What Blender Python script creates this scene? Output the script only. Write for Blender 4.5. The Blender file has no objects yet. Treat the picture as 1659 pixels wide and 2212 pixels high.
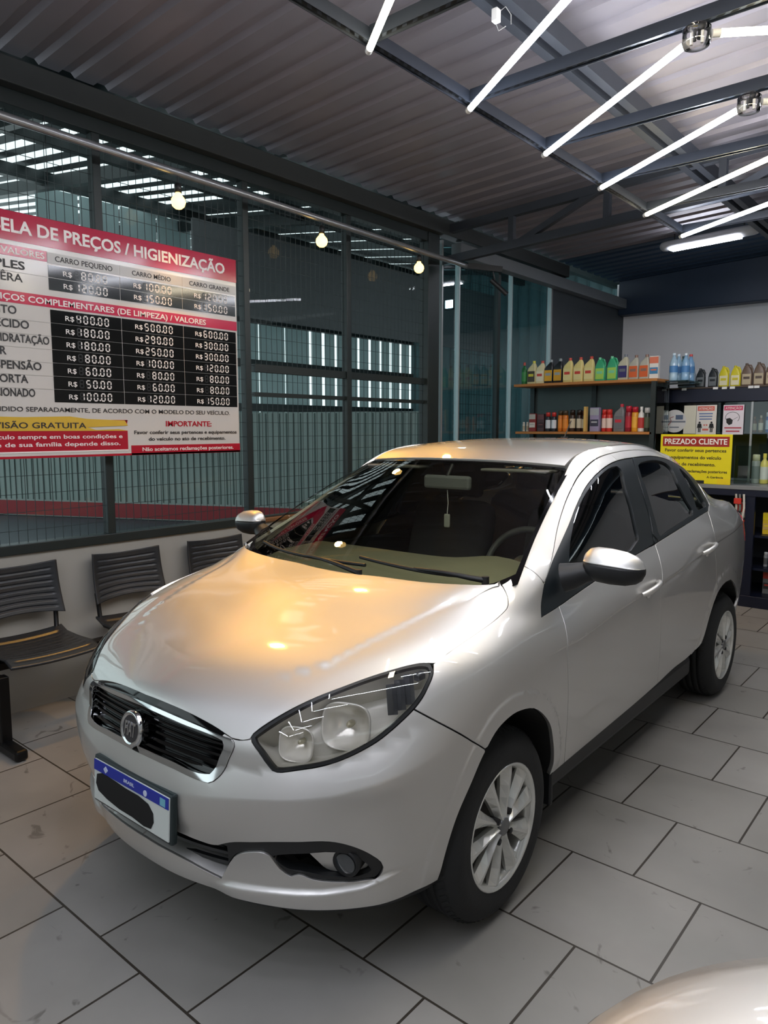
import bpy, bmesh, math, random, json
import numpy as np
from mathutils import Vector, Matrix, geometry
random.seed(7)
S = bpy.context.scene
COL = S.collection

# ------------------------------------------------------------------ camera, world, exposure
cam_d = bpy.data.cameras.new('camera')
cam_d.sensor_fit = 'VERTICAL'; cam_d.sensor_height = 24.0; cam_d.lens = 1567.13 / 2212 * 24.0
cam_d.clip_start = 0.05; cam_d.clip_end = 200
cam = bpy.data.objects.new('camera', cam_d); COL.objects.link(cam)
cam.location = (1.54168, -1.01479, 1.55629); cam.rotation_euler = (1.456417, 0.000636, 0.702469)
S.camera = cam
S.view_settings.view_transform = 'Standard'; S.view_settings.look = 'None'
S.view_settings.gamma = 1.0; S.view_settings.exposure = 0; S.view_settings.use_curve_mapping = False
S.cycles.use_denoising = True
S.cycles.max_bounces = 10; S.cycles.transparent_max_bounces = 24; S.cycles.diffuse_bounces = 4; S.cycles.glossy_bounces = 5
S.cycles.sample_clamp_indirect = 6.0
w = bpy.data.worlds.new('daylight'); S.world = w; w.use_nodes = True
bg = w.node_tree.nodes['Background']; bg.inputs[0].default_value = (0.74, 0.85, 0.88, 1); bg.inputs[1].default_value = 1.7

# ------------------------------------------------------------------ helpers
def lin(h):
    if isinstance(h, str):
        h = h.lstrip('#'); c = [int(h[i:i + 2], 16) / 255 for i in (0, 2, 4)]
        return tuple((x / 12.92 if x <= .04045 else ((x + .055) / 1.055) ** 2.4) for x in c) + (1,)
    return tuple(h) + (1,)
MATS = {}
def mat(name, color, rough=.5, metal=0.0, var=.06, scale=9.0, spec=.5, coat=0.0, bump=0.0, bscale=60.0, emit=0.0, ecol=None, aniso=None):
    """Principled material with a procedural colour and roughness variation"""
    if name in MATS: return MATS[name]
    m = bpy.data.materials.new(name); m.use_nodes = True; nt = m.node_tree; b = nt.nodes['Principled BSDF']
    c = lin(color)
    tc = nt.nodes.new('ShaderNodeTexCoord'); nz = nt.nodes.new('ShaderNodeTexNoise'); nz.inputs['Scale'].default_value = scale; nz.inputs['Detail'].default_value = 4
    nt.links.new(tc.outputs['Object'], nz.inputs['Vector'])
    mx = nt.nodes.new('ShaderNodeMix'); mx.data_type = 'RGBA'
    mx.inputs[6].default_value = tuple(x * (1 - var) for x in c[:3]) + (1,); mx.inputs[7].default_value = tuple(min(1, x * (1 + var)) for x in c[:3]) + (1,)
    nt.links.new(nz.outputs['Fac'], mx.inputs[0]); nt.links.new(mx.outputs[2], b.inputs['Base Color'])
    b.inputs['Roughness'].default_value = rough; b.inputs['Metallic'].default_value = metal
    b.inputs['Specular IOR Level'].default_value = spec
    b.inputs['Coat Weight'].default_value = coat; b.inputs['Coat Roughness'].default_value = .04
    if bump:
        n2 = nt.nodes.new('ShaderNodeTexNoise'); n2.inputs['Scale'].default_value = bscale; nt.links.new(tc.outputs['Object'], n2.inputs['Vector'])
        bp = nt.nodes.new('ShaderNodeBump'); bp.inputs['Strength'].default_value = bump; bp.inputs['Distance'].default_value = .004
        nt.links.new(n2.outputs['Fac'], bp.inputs['Height']); nt.links.new(bp.outputs['Normal'], b.inputs['Normal'])
    if emit:
        b.inputs['Emission Color'].default_value = lin(ecol or color); b.inputs['Emission Strength'].default_value = emit
    MATS[name] = m
    return m
def glass(name, tint, refl=1.0, ior=1.5, rough=0.0):
    if name in MATS: return MATS[name]
    m = bpy.data.materials.new(name); m.use_nodes = True; nt = m.node_tree; nt.nodes.remove(nt.nodes['Principled BSDF'])
    out = nt.nodes['Material Output']; tr = nt.nodes.new('ShaderNodeBsdfTransparent'); tr.inputs[0].default_value = tuple(tint) + (1,)
    gl = nt.nodes.new('ShaderNodeBsdfGlossy'); gl.inputs['Roughness'].default_value = rough; gl.inputs[0].default_value = (refl, refl, refl, 1)
    fr = nt.nodes.new('ShaderNodeFresnel'); fr.inputs[0].default_value = ior
    mx = nt.nodes.new('ShaderNodeMixShader'); nt.links.new(fr.outputs[0], mx.inputs[0]); nt.links.new(tr.outputs[0], mx.inputs[1]); nt.links.new(gl.outputs[0], mx.inputs[2])
    nt.links.new(mx.outputs[0], out.inputs[0]); MATS[name] = m
    return m
def mesh_obj(name, V, F, m, parent=None, smooth=False, normals=None, flat=None):
    me = bpy.data.meshes.new(name); me.from_pydata([tuple(map(float, v)) for v in V], [], [tuple(int(i) for i in f) for f in F])
    if m: me.materials.append(m)
    if smooth is True: me.polygons.foreach_set('use_smooth', [True] * len(me.polygons))
    elif smooth: me.polygons.foreach_set('use_smooth', smooth)
    if normals is not None: me.normals_split_custom_set_from_vertices([tuple(map(float, n)) for n in normals])
    me.update()
    o = bpy.data.objects.new(name, me); COL.objects.link(o)
    if parent: o.parent = parent
    return o
def thing(name, label, cat, loc=(0, 0, 0), rz=0.0, group=None):
    o = bpy.data.objects.new(name, None); COL.objects.link(o); o.location = loc; o.rotation_euler = (0, 0, rz); o.empty_display_size = .1
    o['label'] = label; o['category'] = cat
    if group: o['group'] = group
    return o
def tag(o, label, cat, group=None, kind=None):
    o['label'] = label; o['category'] = cat
    if group: o['group'] = group
    if kind: o['kind'] = kind
    return o
def struct(o): o['kind'] = 'structure'; return o
def copy_tree(o, parent=None):
    c = o.copy(); COL.objects.link(c)
    if parent: c.parent = parent
    for ch in list(o.children): copy_tree(ch, c)
    return c
class MB:
    """collects shapes into one mesh; smooth flag per face"""
    def __init__(s): s.V = []; s.F = []; s.S = []
    def add(s, V, F, sm=False, M=None):
        n = len(s.V)
        for v in V:
            v = Vector(v)
            s.V.append(tuple(M @ v) if M is not None else tuple(v))
        for f in F: s.F.append(tuple(i + n for i in f)); s.S.append(sm)
        return s
    def box(s, c, d, M=None, bev=0.0):
        x, y, z = c; a, b, e = d[0] / 2, d[1] / 2, d[2] / 2
        if bev:
            bm = bmesh.new(); bmesh.ops.create_cube(bm, size=1)
            for v in bm.verts: v.co = Vector((x + v.co.x * d[0], y + v.co.y * d[1], z + v.co.z * d[2]))
            bmesh.ops.bevel(bm, geom=bm.edges[:], offset=bev, segments=2, affect='EDGES', profile=.5)
            bm.verts.index_update(); s.add([v.co.copy() for v in bm.verts], [[v.index for v in f.verts] for f in bm.faces], False, M); bm.free(); return s
        V = [(x + i * a, y + j * b, z + k * e) for k in (-1, 1) for j in (-1, 1) for i in (-1, 1)]
        return s.add(V, [(0, 2, 3, 1), (4, 5, 7, 6), (0, 1, 5, 4), (2, 6, 7, 3), (0, 4, 6, 2), (1, 3, 7, 5)], False, M)
    def beam(s, p, q, w, h, up=(0, 0, 1)):
        """box bar from p to q, w across, h along up"""
        p, q = Vector(p), Vector(q); d = (q - p); L = d.length; d.normalize(); up = Vector(up); r = d.cross(up).normalized(); u = r.cross(d).normalized()
        M = Matrix((r, d, u)).transposed().to_4x4(); M.translation = (p + q) / 2
        return s.box((0, 0, 0), (w, L, h), M)
    def tube(s, path, r, seg=10, cap=True, closed=False, sm=True):
        P = [Vector(p) for p in path]; n = len(P); R = r if hasattr(r, '__len__') else [r] * n
        V = []; F = []; prev = None
        for i in range(n):
            a = P[i - 1] if (i or closed) else P[i]; b = P[(i + 1) % n] if (i < n - 1 or closed) else P[i]
            d = (b - a).normalized()
            if prev is None:
                up = Vector((0, 0, 1)) if abs(d.z) < .9 else Vector((1, 0, 0)); u = d.cross(up).normalized()
            else: u = (prev - d * prev.dot(d)).normalized()
            prev = u; v = d.cross(u)
            for k in range(seg):
                t = 2 * math.pi * k / seg; V.append(P[i] + (u * math.cos(t) + v * math.sin(t)) * R[i])
        for i in range(n if closed else n - 1):
            j = (i + 1) % n
            for k in range(seg):
                l = (k + 1) % seg; F.append((i * seg + k, i * seg + l, j * seg + l, j * seg + k))
        s.add(V, F, sm)
        if cap and not closed:
            s.add(V[:seg], [tuple(reversed(range(seg)))]); s.add(V[-seg:], [tuple(range(seg))])
        return s
    def cyl(s, p, q, r, seg=16, r2=None, sm=True): return s.tube([p, q], [r, r if r2 is None else r2], seg, True, False, sm)
    def lathe(s, prof, M=None, seg=32, sm=True, closed=False):
        """profile of (radius, height) revolved about local z"""
        n = len(prof); V = []; F = []
        for k in range(seg):
            t = 2 * math.pi * k / seg
            for r, z in prof: V.append((r * math.cos(t), r * math.sin(t), z))
        for k in range(seg):
            l = (k + 1) % seg
            for i in range(n if closed else n - 1):
                j = (i + 1) % n
                F.append((k * n + i, l * n + i, l * n + j, k * n + j))
        return s.add(V, F, sm, M)
    def prism(s, poly, h, M=None, z0=0.0):
        n = len(poly); V = [(x, y, z0) for x, y in poly] + [(x, y, z0 + h) for x, y in poly]
        F = [tuple(reversed(range(n))), tuple(range(n, 2 * n))] + [(i, (i + 1) % n, n + (i + 1) % n, n + i) for i in range(n)]
        return s.add(V, F, False, M)
    def loft(s, rings, sm=True, cap=True, closed=True):
        n = len(rings[0]); V = [p for r in rings for p in r]; F = []
        for i in range(len(rings) - 1):
            for k in range(n if closed else n - 1):
                l = (k + 1) % n; F.append((i * n + k, i * n + l, (i + 1) * n + l, (i + 1) * n + k))
        s.add(V, F, sm)
        if cap:
            s.add(rings[0], [tuple(reversed(range(n)))]); s.add(rings[-1], [tuple(range(n))])
        return s
    def build(s, name, m, parent=None):
        return mesh_obj(name, s.V, s.F, m, parent, smooth=s.S if any(s.S) else False)
def axes(o, x, y):
    """matrix with origin o, local x, y axes; z = x cross y"""
    x, y = Vector(x).normalized(), Vector(y).normalized(); z = x.cross(y)
    M = Matrix((x, y, z)).transposed().to_4x4(); M.translation = Vector(o); return M
def lettering(txt, o, x, y, h, m, parent, name='lettering', width=None, align='L', bold=.0, depth=.0012):
    """text as mesh: origin o, right axis x, up axis y, capital height h, optional total width"""
    cu = bpy.data.curves.new('text', 'FONT'); cu.body = txt; cu.size = 1; cu.offset = bold; cu.extrude = .001; cu.resolution_u = 3
    t = bpy.data.objects.new('text', cu); COL.objects.link(t)
    me = bpy.data.meshes.new_from_object(t.evaluated_get(bpy.context.evaluated_depsgraph_get()))
    bpy.data.objects.remove(t); bpy.data.curves.remove(cu)
    n = len(me.vertices); a = np.empty(n * 3); me.vertices.foreach_get('co', a); a = a.reshape(n, 3)
    x0, x1 = a[:, 0].min(), a[:, 0].max(); sc = h / .69
    sx = (width / (x1 - x0)) if width else sc
    W_ = (x1 - x0) * sx
    a[:, 0] = (a[:, 0] - x0) * sx - (0 if align == 'L' else (W_ / 2 if align == 'C' else W_)); a[:, 1] *= sc; a[:, 2] = a[:, 2] / .001 * depth * .5 + depth * .5
    M = np.array(axes(o, x, y)); a = a @ M[:3, :3].T + M[:3, 3]
    me.vertices.foreach_set('co', a.ravel()); me.materials.clear(); me.materials.append(m); me.update()
    ob = bpy.data.objects.new(name, me); COL.objects.link(ob)
    if parent: ob.parent = parent
    return ob

# ------------------------------------------------------------------ shared materials
M_black = mat('black_plastic', '#17191b', .45, var=.15)
M_gloss_black = mat('gloss_black', '#050506', .08, var=.1)
M_rubber = mat('tyre_rubber', '#1b1d1e', .75, var=.15, bump=.2, bscale=120)
M_chrome = mat('chrome', '#d9dbdc', .08, 1.0, var=.02)
M_alloy = mat('alloy', '#d9dad6', .26, .6, var=.03)
M_dark_metal = mat('dark_metal', '#3a3c3e', .5, .6, var=.1)
M_steel = mat('painted_black_steel', '#202a2b', .45, .1, var=.15)
M_white = mat('white_plastic', '#e9e9e6', .4, var=.02)
def paint_material():
    m = mat('silver_paint', (.70, .695, .675), .50, 1.0, var=.02, scale=3, coat=1.0)
    return m
M_paint = paint_material()

# ------------------------------------------------------------------ setting: floor, walls, ceiling
T = .4545
def floor_material():
    m = bpy.data.materials.new('floor_tiles'); m.use_nodes = True; nt = m.node_tree; b = nt.nodes['Principled BSDF']; L = nt.links.new
    tc = nt.nodes.new('ShaderNodeTexCoord'); mp = nt.nodes.new('ShaderNodeMapping'); mp.inputs['Location'].default_value = (T / 2 + .012 + 40 * T, 40 * T, 0)
    L(tc.outputs['Object'], mp.inputs['Vector'])
    br = nt.nodes.new('ShaderNodeTexBrick'); L(mp.outputs[0], br.inputs['Vector']); br.offset = .5; br.offset_frequency = 2; br.squash = 1
    br.inputs['Scale'].default_value = 1; br.inputs['Brick Width'].default_value = T; br.inputs['Row Height'].default_value = T
    br.inputs['Mortar Size'].default_value = .0042; br.inputs['Mortar Smooth'].default_value = .15; br.inputs['Bias'].default_value = 0
    br.inputs['Color1'].default_value = lin('#8f8d88'); br.inputs['Color2'].default_value = lin('#9b9994'); br.inputs['Mortar'].default_value = lin('#3a352e')
    n1 = nt.nodes.new('ShaderNodeTexNoise'); n1.inputs['Scale'].default_value = 2.2; n1.inputs['Detail'].default_value = 6; L(tc.outputs['Object'], n1.inputs['Vector'])
    r1 = nt.nodes.new('ShaderNodeMapRange'); r1.inputs[1].default_value = .3; r1.inputs[2].default_value = .7; r1.inputs[3].default_value = .84; r1.inputs[4].default_value = 1.08; L(n1.outputs['Fac'], r1.inputs[0])
    mul = nt.nodes.new('ShaderNodeMix'); mul.data_type = 'RGBA'; mul.blend_type = 'MULTIPLY'; mul.inputs[0].default_value = 1; L(br.outputs['Color'], mul.inputs[6]); L(r1.outputs[0], mul.inputs[7])
    # scuffs: small dark marks
    n2 = nt.nodes.new('ShaderNodeTexNoise'); n2.inputs['Scale'].default_value = 7.5; n2.inputs['Detail'].default_value = 3; n2.inputs['Distortion'].default_value = 1.5; L(tc.outputs['Object'], n2.inputs['Vector'])
    r2 = nt.nodes.new('ShaderNodeMapRange'); r2.inputs[1].default_value = .665; r2.inputs[2].default_value = .73; r2.inputs[3].default_value = 0; r2.inputs[4].default_value = .55; L(n2.outputs['Fac'], r2.inputs[0])
    mx = nt.nodes.new('ShaderNodeMix'); mx.data_type = 'RGBA'; mx.inputs[7].default_value = lin('#45423d'); L(r2.outputs[0], mx.inputs[0]); L(mul.outputs[2], mx.inputs[6])
    L(mx.outputs[2], b.inputs['Base Color'])
    r3 = nt.nodes.new('ShaderNodeMapRange'); r3.inputs[3].default_value = .32; r3.inputs[4].default_value = .52; L(n1.outputs['Fac'], r3.inputs[0]); L(r3.outputs[0], b.inputs['Roughness'])
    bp = nt.nodes.new('ShaderNodeBump'); bp.inputs['Strength'].default_value = .4; bp.inputs['Distance'].default_value = .003; bp.invert = True; L(br.outputs['Fac'], bp.inputs['Height']); L(bp.outputs[0], b.inputs['Normal'])
    return m
fl = mesh_obj('floor', [(-2.62, -5, 0), (5, -5, 0), (5, 9, 0), (-2.62, 9, 0)], [(0, 1, 2, 3)], floor_material()); struct(fl)
XW = -2.5      # face of the left partition
YB = 8.8       # back wall
def ceil_z(x): return 3.40 + .042 * (x + 2.5)
def corrugated(name, x0, x1, y0, y1, zf, m, pitch=.20, h=.022, along='x', th=.002):
    """trapezoid sheet with ribs along x"""
    n = int((y1 - y0) / pitch); V = []; F = []
    prof = []
    for i in range(n + 1):
        y = y0 + i * pitch
        prof += [(y, 0), (y + pitch * .55, 0), (y + pitch * .66, h), (y + pitch * .89, h)]
    for y, dz in prof:
        for x in (x0, x1): V.append((x, y, zf(x, y) + dz))
    for i in range(len(prof) - 1): F.append((2 * i, 2 * i + 1, 2 * i + 3, 2 * i + 2))
    return mesh_obj(name, V, F, m)
M_roof = mat('galvanised_roof', '#89858c', .5, .35, var=.16, scale=2.5, bump=.15, bscale=8)
struct(corrugated('ceiling', -2.55, 5.05, -5.05, 7.0, lambda x, y: ceil_z(x) + .10, M_roof))
struct(corrugated('ceiling', -2.55, 5.05, 6.95, 9.0, lambda x, y: ceil_z(x) + .095, mat('shaded_roof', '#33475e', .55, .2, var=.15, scale=2.5)))  # rear strip of the roof, its backlit shade put into the navy colour
M_wallgrey = mat('grey_wall', '#a8a69f', .7, var=.06, scale=3, bump=.1, bscale=30)
M_white_wall = mat('white_wall', '#e2e2e4', .7, var=.04, scale=1.5, bump=.08, bscale=20)
M_dark_panel = mat('dark_panel', '#3c4348', .5, var=.08)
M_wall_r = mat('side_wall', '#cfcfcc', .7, var=.1)
struct(MB().box((XW - .075, -.35, .44), (.15, 9.3, .88)).build('wall_left', M_wallgrey))
struct(MB().box((1.25, YB + .06, 1.75), (7.7, .12, 3.5)).build('wall_back', M_white_wall))
struct(MB().box((5.06, 2, 1.75), (.12, 14.2, 3.7)).build('wall_right', M_wall_r))
struct(MB().box((1.25, -5.06, 1.75), (7.7, .12, 3.7)).build('wall_front', M_wall_r))
# the closed stretch of the left wall beyond the glazing
struct(MB().box((XW - .04, 7.78, 1.65), (.08, 2.05, 3.3)).build('trim_1', M_dark_panel))

# ------------------------------------------------------------------ left partition: steel frame, wire mesh, glass
part = struct(bpy.data.objects.new('window_1', None)); COL.objects.link(part); part.location = (0, 0, 0)
XP = XW - .03
for y, wd in ((-.95, .05), (.17, .05), (1.23, .05), (2.30, .05), (3.33, .05)):
    MB().box((XP, y, 2.09), (.06, wd, 2.38), bev=.004).build('mullion', M_steel, part)
MB().box((XP, 4.44, 2.09), (.10, .17, 2.42), bev=.005).build('mullion', M_steel, part)
MB().box((XP, -.35, .905), (.10, 5.3, .055), bev=.004).build('bottom_rail', M_steel, part)
MB().box((XP, 3.37, .905), (.06, 2.1, .04), bev=.004).build('bottom_rail', M_steel, part)
MB().box((XP, -.2, 3.26), (.08, 9.4, .08), bev=.004).build('top_rail', M_steel, part)
MB().box((XP - .01, 3.37, 1.985), (.05, 2.0, .055)).build('cross_rail', M_steel, part)
MB().box((XP - .01, 3.37, 1.80), (.03, 2.0, .03)).build('cross_rail', M_steel, part)
wm = MB()
y = -2.0
while y < 4.36:
    wm.box((XP - .012, y, 2.09), (.003, .0028, 2.34)); y += .05
z = 1.0
while z < 3.2:
    wm.box((XP - .009, 1.2, z), (.003, 6.4, .0028)); z += .10
wm.build('wire_mesh', mat('mesh_wire', '#2e393b', .6, .2), part)
M_pane = glass('pane_glass', (.80, .86, .85), .25, 1.45)
mesh_obj('glass_pane', [(XP - .03, -2, .93), (XP - .03, 4.36, .93), (XP - .03, 4.36, 3.22), (XP - .03, -2, 3.22)], [(0, 1, 2, 3)], M_pane, part)
# glazing beyond the thick post, teal tinted
g2 = struct(bpy.data.objects.new('window_2', None)); COL.objects.link(g2)
mesh_obj('glass_pane', [(XP, 4.53, .05), (XP, 6.75, .05), (XP, 6.75, 3.25), (XP, 4.53, 3.25)], [(0, 1, 2, 3)], glass('teal_glass', (.42, .60, .62), .9, 1.5), g2)
M_alu = mat('bright_aluminium', '#a9adae', .4, .6)
for y, wd, m in ((4.60, .02, M_alu), (4.88, .016, M_alu), (5.60, .05, M_steel), (5.86, .010, M_alu), (6.74, .03, M_alu)):
    MB().box((XP + .005, y, 1.65), (.05, wd, 3.25)).build('mullion', m, g2)
wm = MB(); y = 4.92
while y < 5.6: wm.box((XP - .05, y, 2.0), (.003, .0035, 2.5)); y += .05
z = .9
while z < 3.2: wm.box((XP - .05, 5.25, z), (.003, .7, .0035)); z += .1
wm.build('wire_mesh', MATS['mesh_wire'], g2)
# brown ledge on the low wall past the seating
struct(MB().box((XW - .05, 3.36, .90), (.16, 2.05, .03), bev=.006).build('trim_2', mat('brown_ledge', '#7a5433', .5, var=.15)))
# small white clips of sealant along the wall top
# ------------------------------------------------------------------ neighbouring hall seen through the partition
M_conc = mat('neighbour_wall', '#98a5a1', .8, var=.12, scale=2)
M_tin = mat('neighbour_tin', '#5a6264', .6, .2, var=.15, scale=3)
M_darkfloor = mat('dark_floor', '#3d434a', .6, var=.2, scale=2)
struct(mesh_obj('floor', [(-16, -6, -.01), (XW - .1, -6, -.01), (XW - .1, 13, -.01), (-16, 13, -.01)], [(0, 1, 2, 3)], M_darkfloor))
def oblique(p, q, z0, z1, th, name, m):
    p, q = Vector((*p, 0)), Vector((*q, 0)); d = (q - p).normalized(); nrm = Vector((d.y, -d.x, 0)); 
    V = []
    for zz in (z0, z1):
        V += [p + Vector((0, 0, zz)), q + Vector((0, 0, zz)), q - nrm * -th + Vector((0, 0, zz)), p - nrm * -th + Vector((0, 0, zz))]
    return mesh_obj(name, V, [(3, 2, 1, 0), (4, 5, 6, 7), (0, 1, 5, 4), (1, 2, 6, 5), (2, 3, 7, 6), (3, 0, 4, 7)], m)
A_, B_ = (-15.6, 3.0), (-5.2, 7.9)
bw = oblique(A_, B_, .0, 1.82, -.15, 'wall_beyond', M_conc); struct(bw)
# ribs of the lower sheeting and the red band at its foot
st = oblique(A_, B_, .02, .27, .02, 'trim_3', mat('red_band', '#8e1622', .5)); struct(st)
rb = MB(); pa, pb = Vector((*A_, 0)), Vector((*B_, 0)); dd = (pb - pa).normalized()
k = 0.0
while k < (pb - pa).length:
    c_ = pa + dd * k; rb.box((c_.x, c_.y, 1.05), (.02, .02, 1.5)); k += .12
struct(rb.build('trim_4', mat('neighbour_rib', '#5f6d6a', .8)))
# slatted upper wall with daylight between the sheets
XS = -9.2
sl = MB(); y = 4.0; r_ = random.Random(3)
M_sheet = mat('translucent_sheet', '#b4c3c4', .6, var=.2, scale=4)
_nt = M_sheet.node_tree; _tl = _nt.nodes.new('ShaderNodeBsdfTranslucent'); _tl.inputs[0].default_value = lin('#c4d2d2'); _mx = _nt.nodes.new('ShaderNodeMixShader'); _mx.inputs[0].default_value = .45
_nt.links.new(_nt.nodes['Principled BSDF'].outputs[0], _mx.inputs[1]); _nt.links.new(_tl.outputs[0], _mx.inputs[2]); _nt.links.new(_mx.outputs[0], _nt.nodes['Material Output'].inputs[0])
while y < 14.5:
    if y < 9.3:
        wd = .62; gap = .035 if r_.random() < .6 else .10
    else: wd = .26; gap = .10
    sl.box((XS, y + wd / 2, 3.2), (.02, wd, 3.6)); y += wd + gap
struct(sl.build('wall_slats', M_sheet))
for z in (1.95, 2.75, 3.55):
    struct(MB().box((XS + .12, 8, z), (.10, 15, .14)).build('trim_5', M_steel))
# mono-pitch roof with open strips
rf = MB(); y = -4.5; k = 0
while y < 14:
    bright = 1.9 < y < 5.6
    wd = .17 if bright else .72; gap = .16 if bright else .05
    V = [(-13, y, 5.6), (-2.62, y, 4.2), (-2.62, y + wd, 4.2), (-13, y + wd, 5.6)]
    rf.add(V, [(0, 1, 2, 3)]); y += wd + gap
struct(rf.build('ceiling_beyond', M_tin))
for x, z in ((-4.2, 4.25), (-6.2, 4.55), (-8.4, 4.85)):
    struct(MB().box((x, 4, z), (.10, 18, .16)).build('trim_6', M_steel))
for y in (0.6, 2.2, 3.8, 6.4):
    struct(MB().beam((-2.65, y, 4.02), (-12.5, y, 5.36), .10, .16).build('trim_7', M_steel))
# inner sheet hanging below the roof on the far side, makes the dark band behind the lamps
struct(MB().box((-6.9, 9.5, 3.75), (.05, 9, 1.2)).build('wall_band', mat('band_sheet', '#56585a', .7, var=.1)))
struct(MB().box((-5.8, 12.6, 2.9), (6.6, .1, 5.8)).build('wall_beyond', mat('teal_sheet', '#6f8f93', .6, .1, var=.15)))
rb = MB(); x = -9.0
while x < -2.7: rb.box((x, 12.53, 2.9), (.03, .04, 5.8)); x += .25
struct(rb.build('trim_8', mat('teal_rib', '#5b7a7e', .6)))
# white flood light in the neighbouring hall
t = thing('flood_light', 'small square white flood light glowing behind the glazing past the thick post', 'light', (-3.2, 5.65, 2.91))
MB().box((0, .05, 0), (.12, .05, .11), bev=.008).build('housing', M_dark_metal, t)
MB().box((.02, .018, 0), (.09, .012, .08)).build('lens', mat('flood_lens', '#eef8ff', .3, emit=25, ecol='#e4f4ff'), t)
MB().beam((0, .06, .07), (0, .06, 1.4), .02, .02).build('drop_rod', M_dark_metal, t)

# ------------------------------------------------------------------ roof steelwork
M_beam = mat('roof_steel', '#3b4048', .5, .25, var=.15)
YT = 4.62
def zt(x): return 3.36 + .045 * (x + 2.46)
def zb(x): return 3.09 + .045 * (x + 2.46)
t = thing('roof_truss', 'dark steel roof truss crossing the ceiling behind the car', 'truss', (-2.46, YT, 3.09))
def tp(x, z): return (x + 2.46, 0, z - 3.09)
MB().beam(tp(-2.5, zt(-2.5)), tp(4.9, zt(4.9)), .06, .07).build('top_chord', M_beam, t)
MB().beam(tp(-2.5, zb(-2.5)), tp(4.9, zb(4.9)), .06, .07).build('bottom_chord', M_beam, t)
for x in (-1.79, -.94, -.09, .76, 1.61, 2.46, 3.3):
    MB().beam(tp(x, zb(x)), tp(x, zt(x)), .05, .05, (0, 1, 0)).build('post', M_beam, t)
for x in (-1.74, -.04, 1.66): MB().beam(tp(x, zb(x)), tp(x + .75, zt(x + .75)), .05, .05, (0, 1, 0)).build('brace', M_beam, t)
# rafter and wall beam along the depth of the room
t = thing('roof_rafter', 'dark double channel rafter under the sheet roof above the tubes', 'beam', (-.30, -2, 3.46))
for dx in (-.045, .045): MB().box((dx, 5, 0), (.05, 13.5, .09)).build('channel', M_beam, t)
M_lowbeam = mat('wall_beam', '#34393a', .6, .1, var=.12)
tag(MB().box((XW + .02, 1.0, 3.365), (.12, 12, .13), bev=.006).build('wall_beam', M_lowbeam), 'dark steel beam running along the top of the mesh partition', 'beam')
tag(MB().box((1.25, YB - .10, 3.33), (7.5, .18, .54), bev=.01).build('end_beam', mat('end_beam_paint', '#1d2f45', .5, var=.1)), 'dark blue beam along the top of the white back wall', 'beam')
tag(MB().box((XW + .06, 6.75, 3.20), (.11, 4.05, .12), bev=.006).build('grey_beam', mat('grey_beam_paint', '#6d7378', .5, var=.1)), 'pale grey box beam above the teal glazing at the rear', 'beam')
# ------------------------------------------------------------------ hanging light frame with tubes
ZL = 3.05
M_chan = mat('slotted_channel', '#20252d', .4, .5, var=.12)
t = thing('light_grid', 'black slotted channel grid carrying the zigzag of light tubes', 'light frame', (-.46, 0, ZL))
def slot_material():
    if 'slotted_web' in MATS: return MATS['slotted_web']
    m = mat('slotted_web', '#2c323c', .4, .5); nt = m.node_tree; L = nt.links.new; tc = nt.nodes.new('ShaderNodeTexCoord'); sp = nt.nodes.new('ShaderNodeSeparateXYZ'); L(tc.outputs['Object'], sp.inputs[0])
    ad = nt.nodes.new('ShaderNodeMath'); ad.operation = 'ADD'; L(sp.outputs[0], ad.inputs[0]); L(sp.outputs[1], ad.inputs[1])
    ml = nt.nodes.new('ShaderNodeMath'); ml.operation = 'MULTIPLY'; ml.inputs[1].default_value = 20; L(ad.outputs[0], ml.inputs[0]); fr = nt.nodes.new('ShaderNodeMath'); fr.operation = 'FRACT'; L(ml.outputs[0], fr.inputs[0])
    gt = nt.nodes.new('ShaderNodeMath'); gt.operation = 'GREATER_THAN'; gt.inputs[1].default_value = .55; L(fr.outputs[0], gt.inputs[0])
    mx = nt.nodes.new('ShaderNodeMix'); mx.data_type = 'RGBA'; mx.inputs[6].default_value = lin('#0a0c0e'); mx.inputs[7].default_value = lin('#3b424d'); L(gt.outputs[0], mx.inputs[0]); L(mx.outputs[2], nt.nodes['Principled BSDF'].inputs['Base Color']); return m
def channel(p, q, name):
    mb = MB(); mb.beam(p, q, .04, .042); P, Q = Vector(p), Vector(q); L = (Q - P).length; d = (Q - P).normalized(); r = d.cross(Vector((0, 0, 1)))
    for sgn in (-1, 1): mb.beam(P + r * sgn * .019 - Vector((0, 0, .024)), Q + r * sgn * .019 - Vector((0, 0, .024)), .003, .012)
    o = mb.build(name, M_chan, t)
    MB().beam(P + d * .04 - Vector((0, 0, .0225)), Q - d * .04 - Vector((0, 0, .0225)), .016, .003).build('slotted_web', slot_material(), o); return o
ty = [-3.12, -2.39, -1.66, -.93, -.20, .53, 1.26, 1.96, 2.69, 3.41, 4.15, 4.89]
channel((0, -3.2, .03), (0, 4.95, .03), 'edge_channel')
channel((4.0, -3.2, .03), (4.0, 4.95, .03), 'edge_channel')
for y in ty: channel((.02, y, .036), (3.98, y, .036), 'cross_channel')
for y in (-2.8, 0.2):
    MB().cyl((0.0, y, .05), (0.0, y, .46), .004, 6).build('hanger', M_dark_metal, t)
M_tube = mat('lit_tube', '#ffffff', .3, emit=53, ecol='#f1f4ff')
M_tubew = mat('lit_tube_warm', '#ffffff', .3, emit=53, ecol='#fff0cf')
M_clear = glass('clear_connector', (.92, .92, .92), .9, 1.5)
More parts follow.
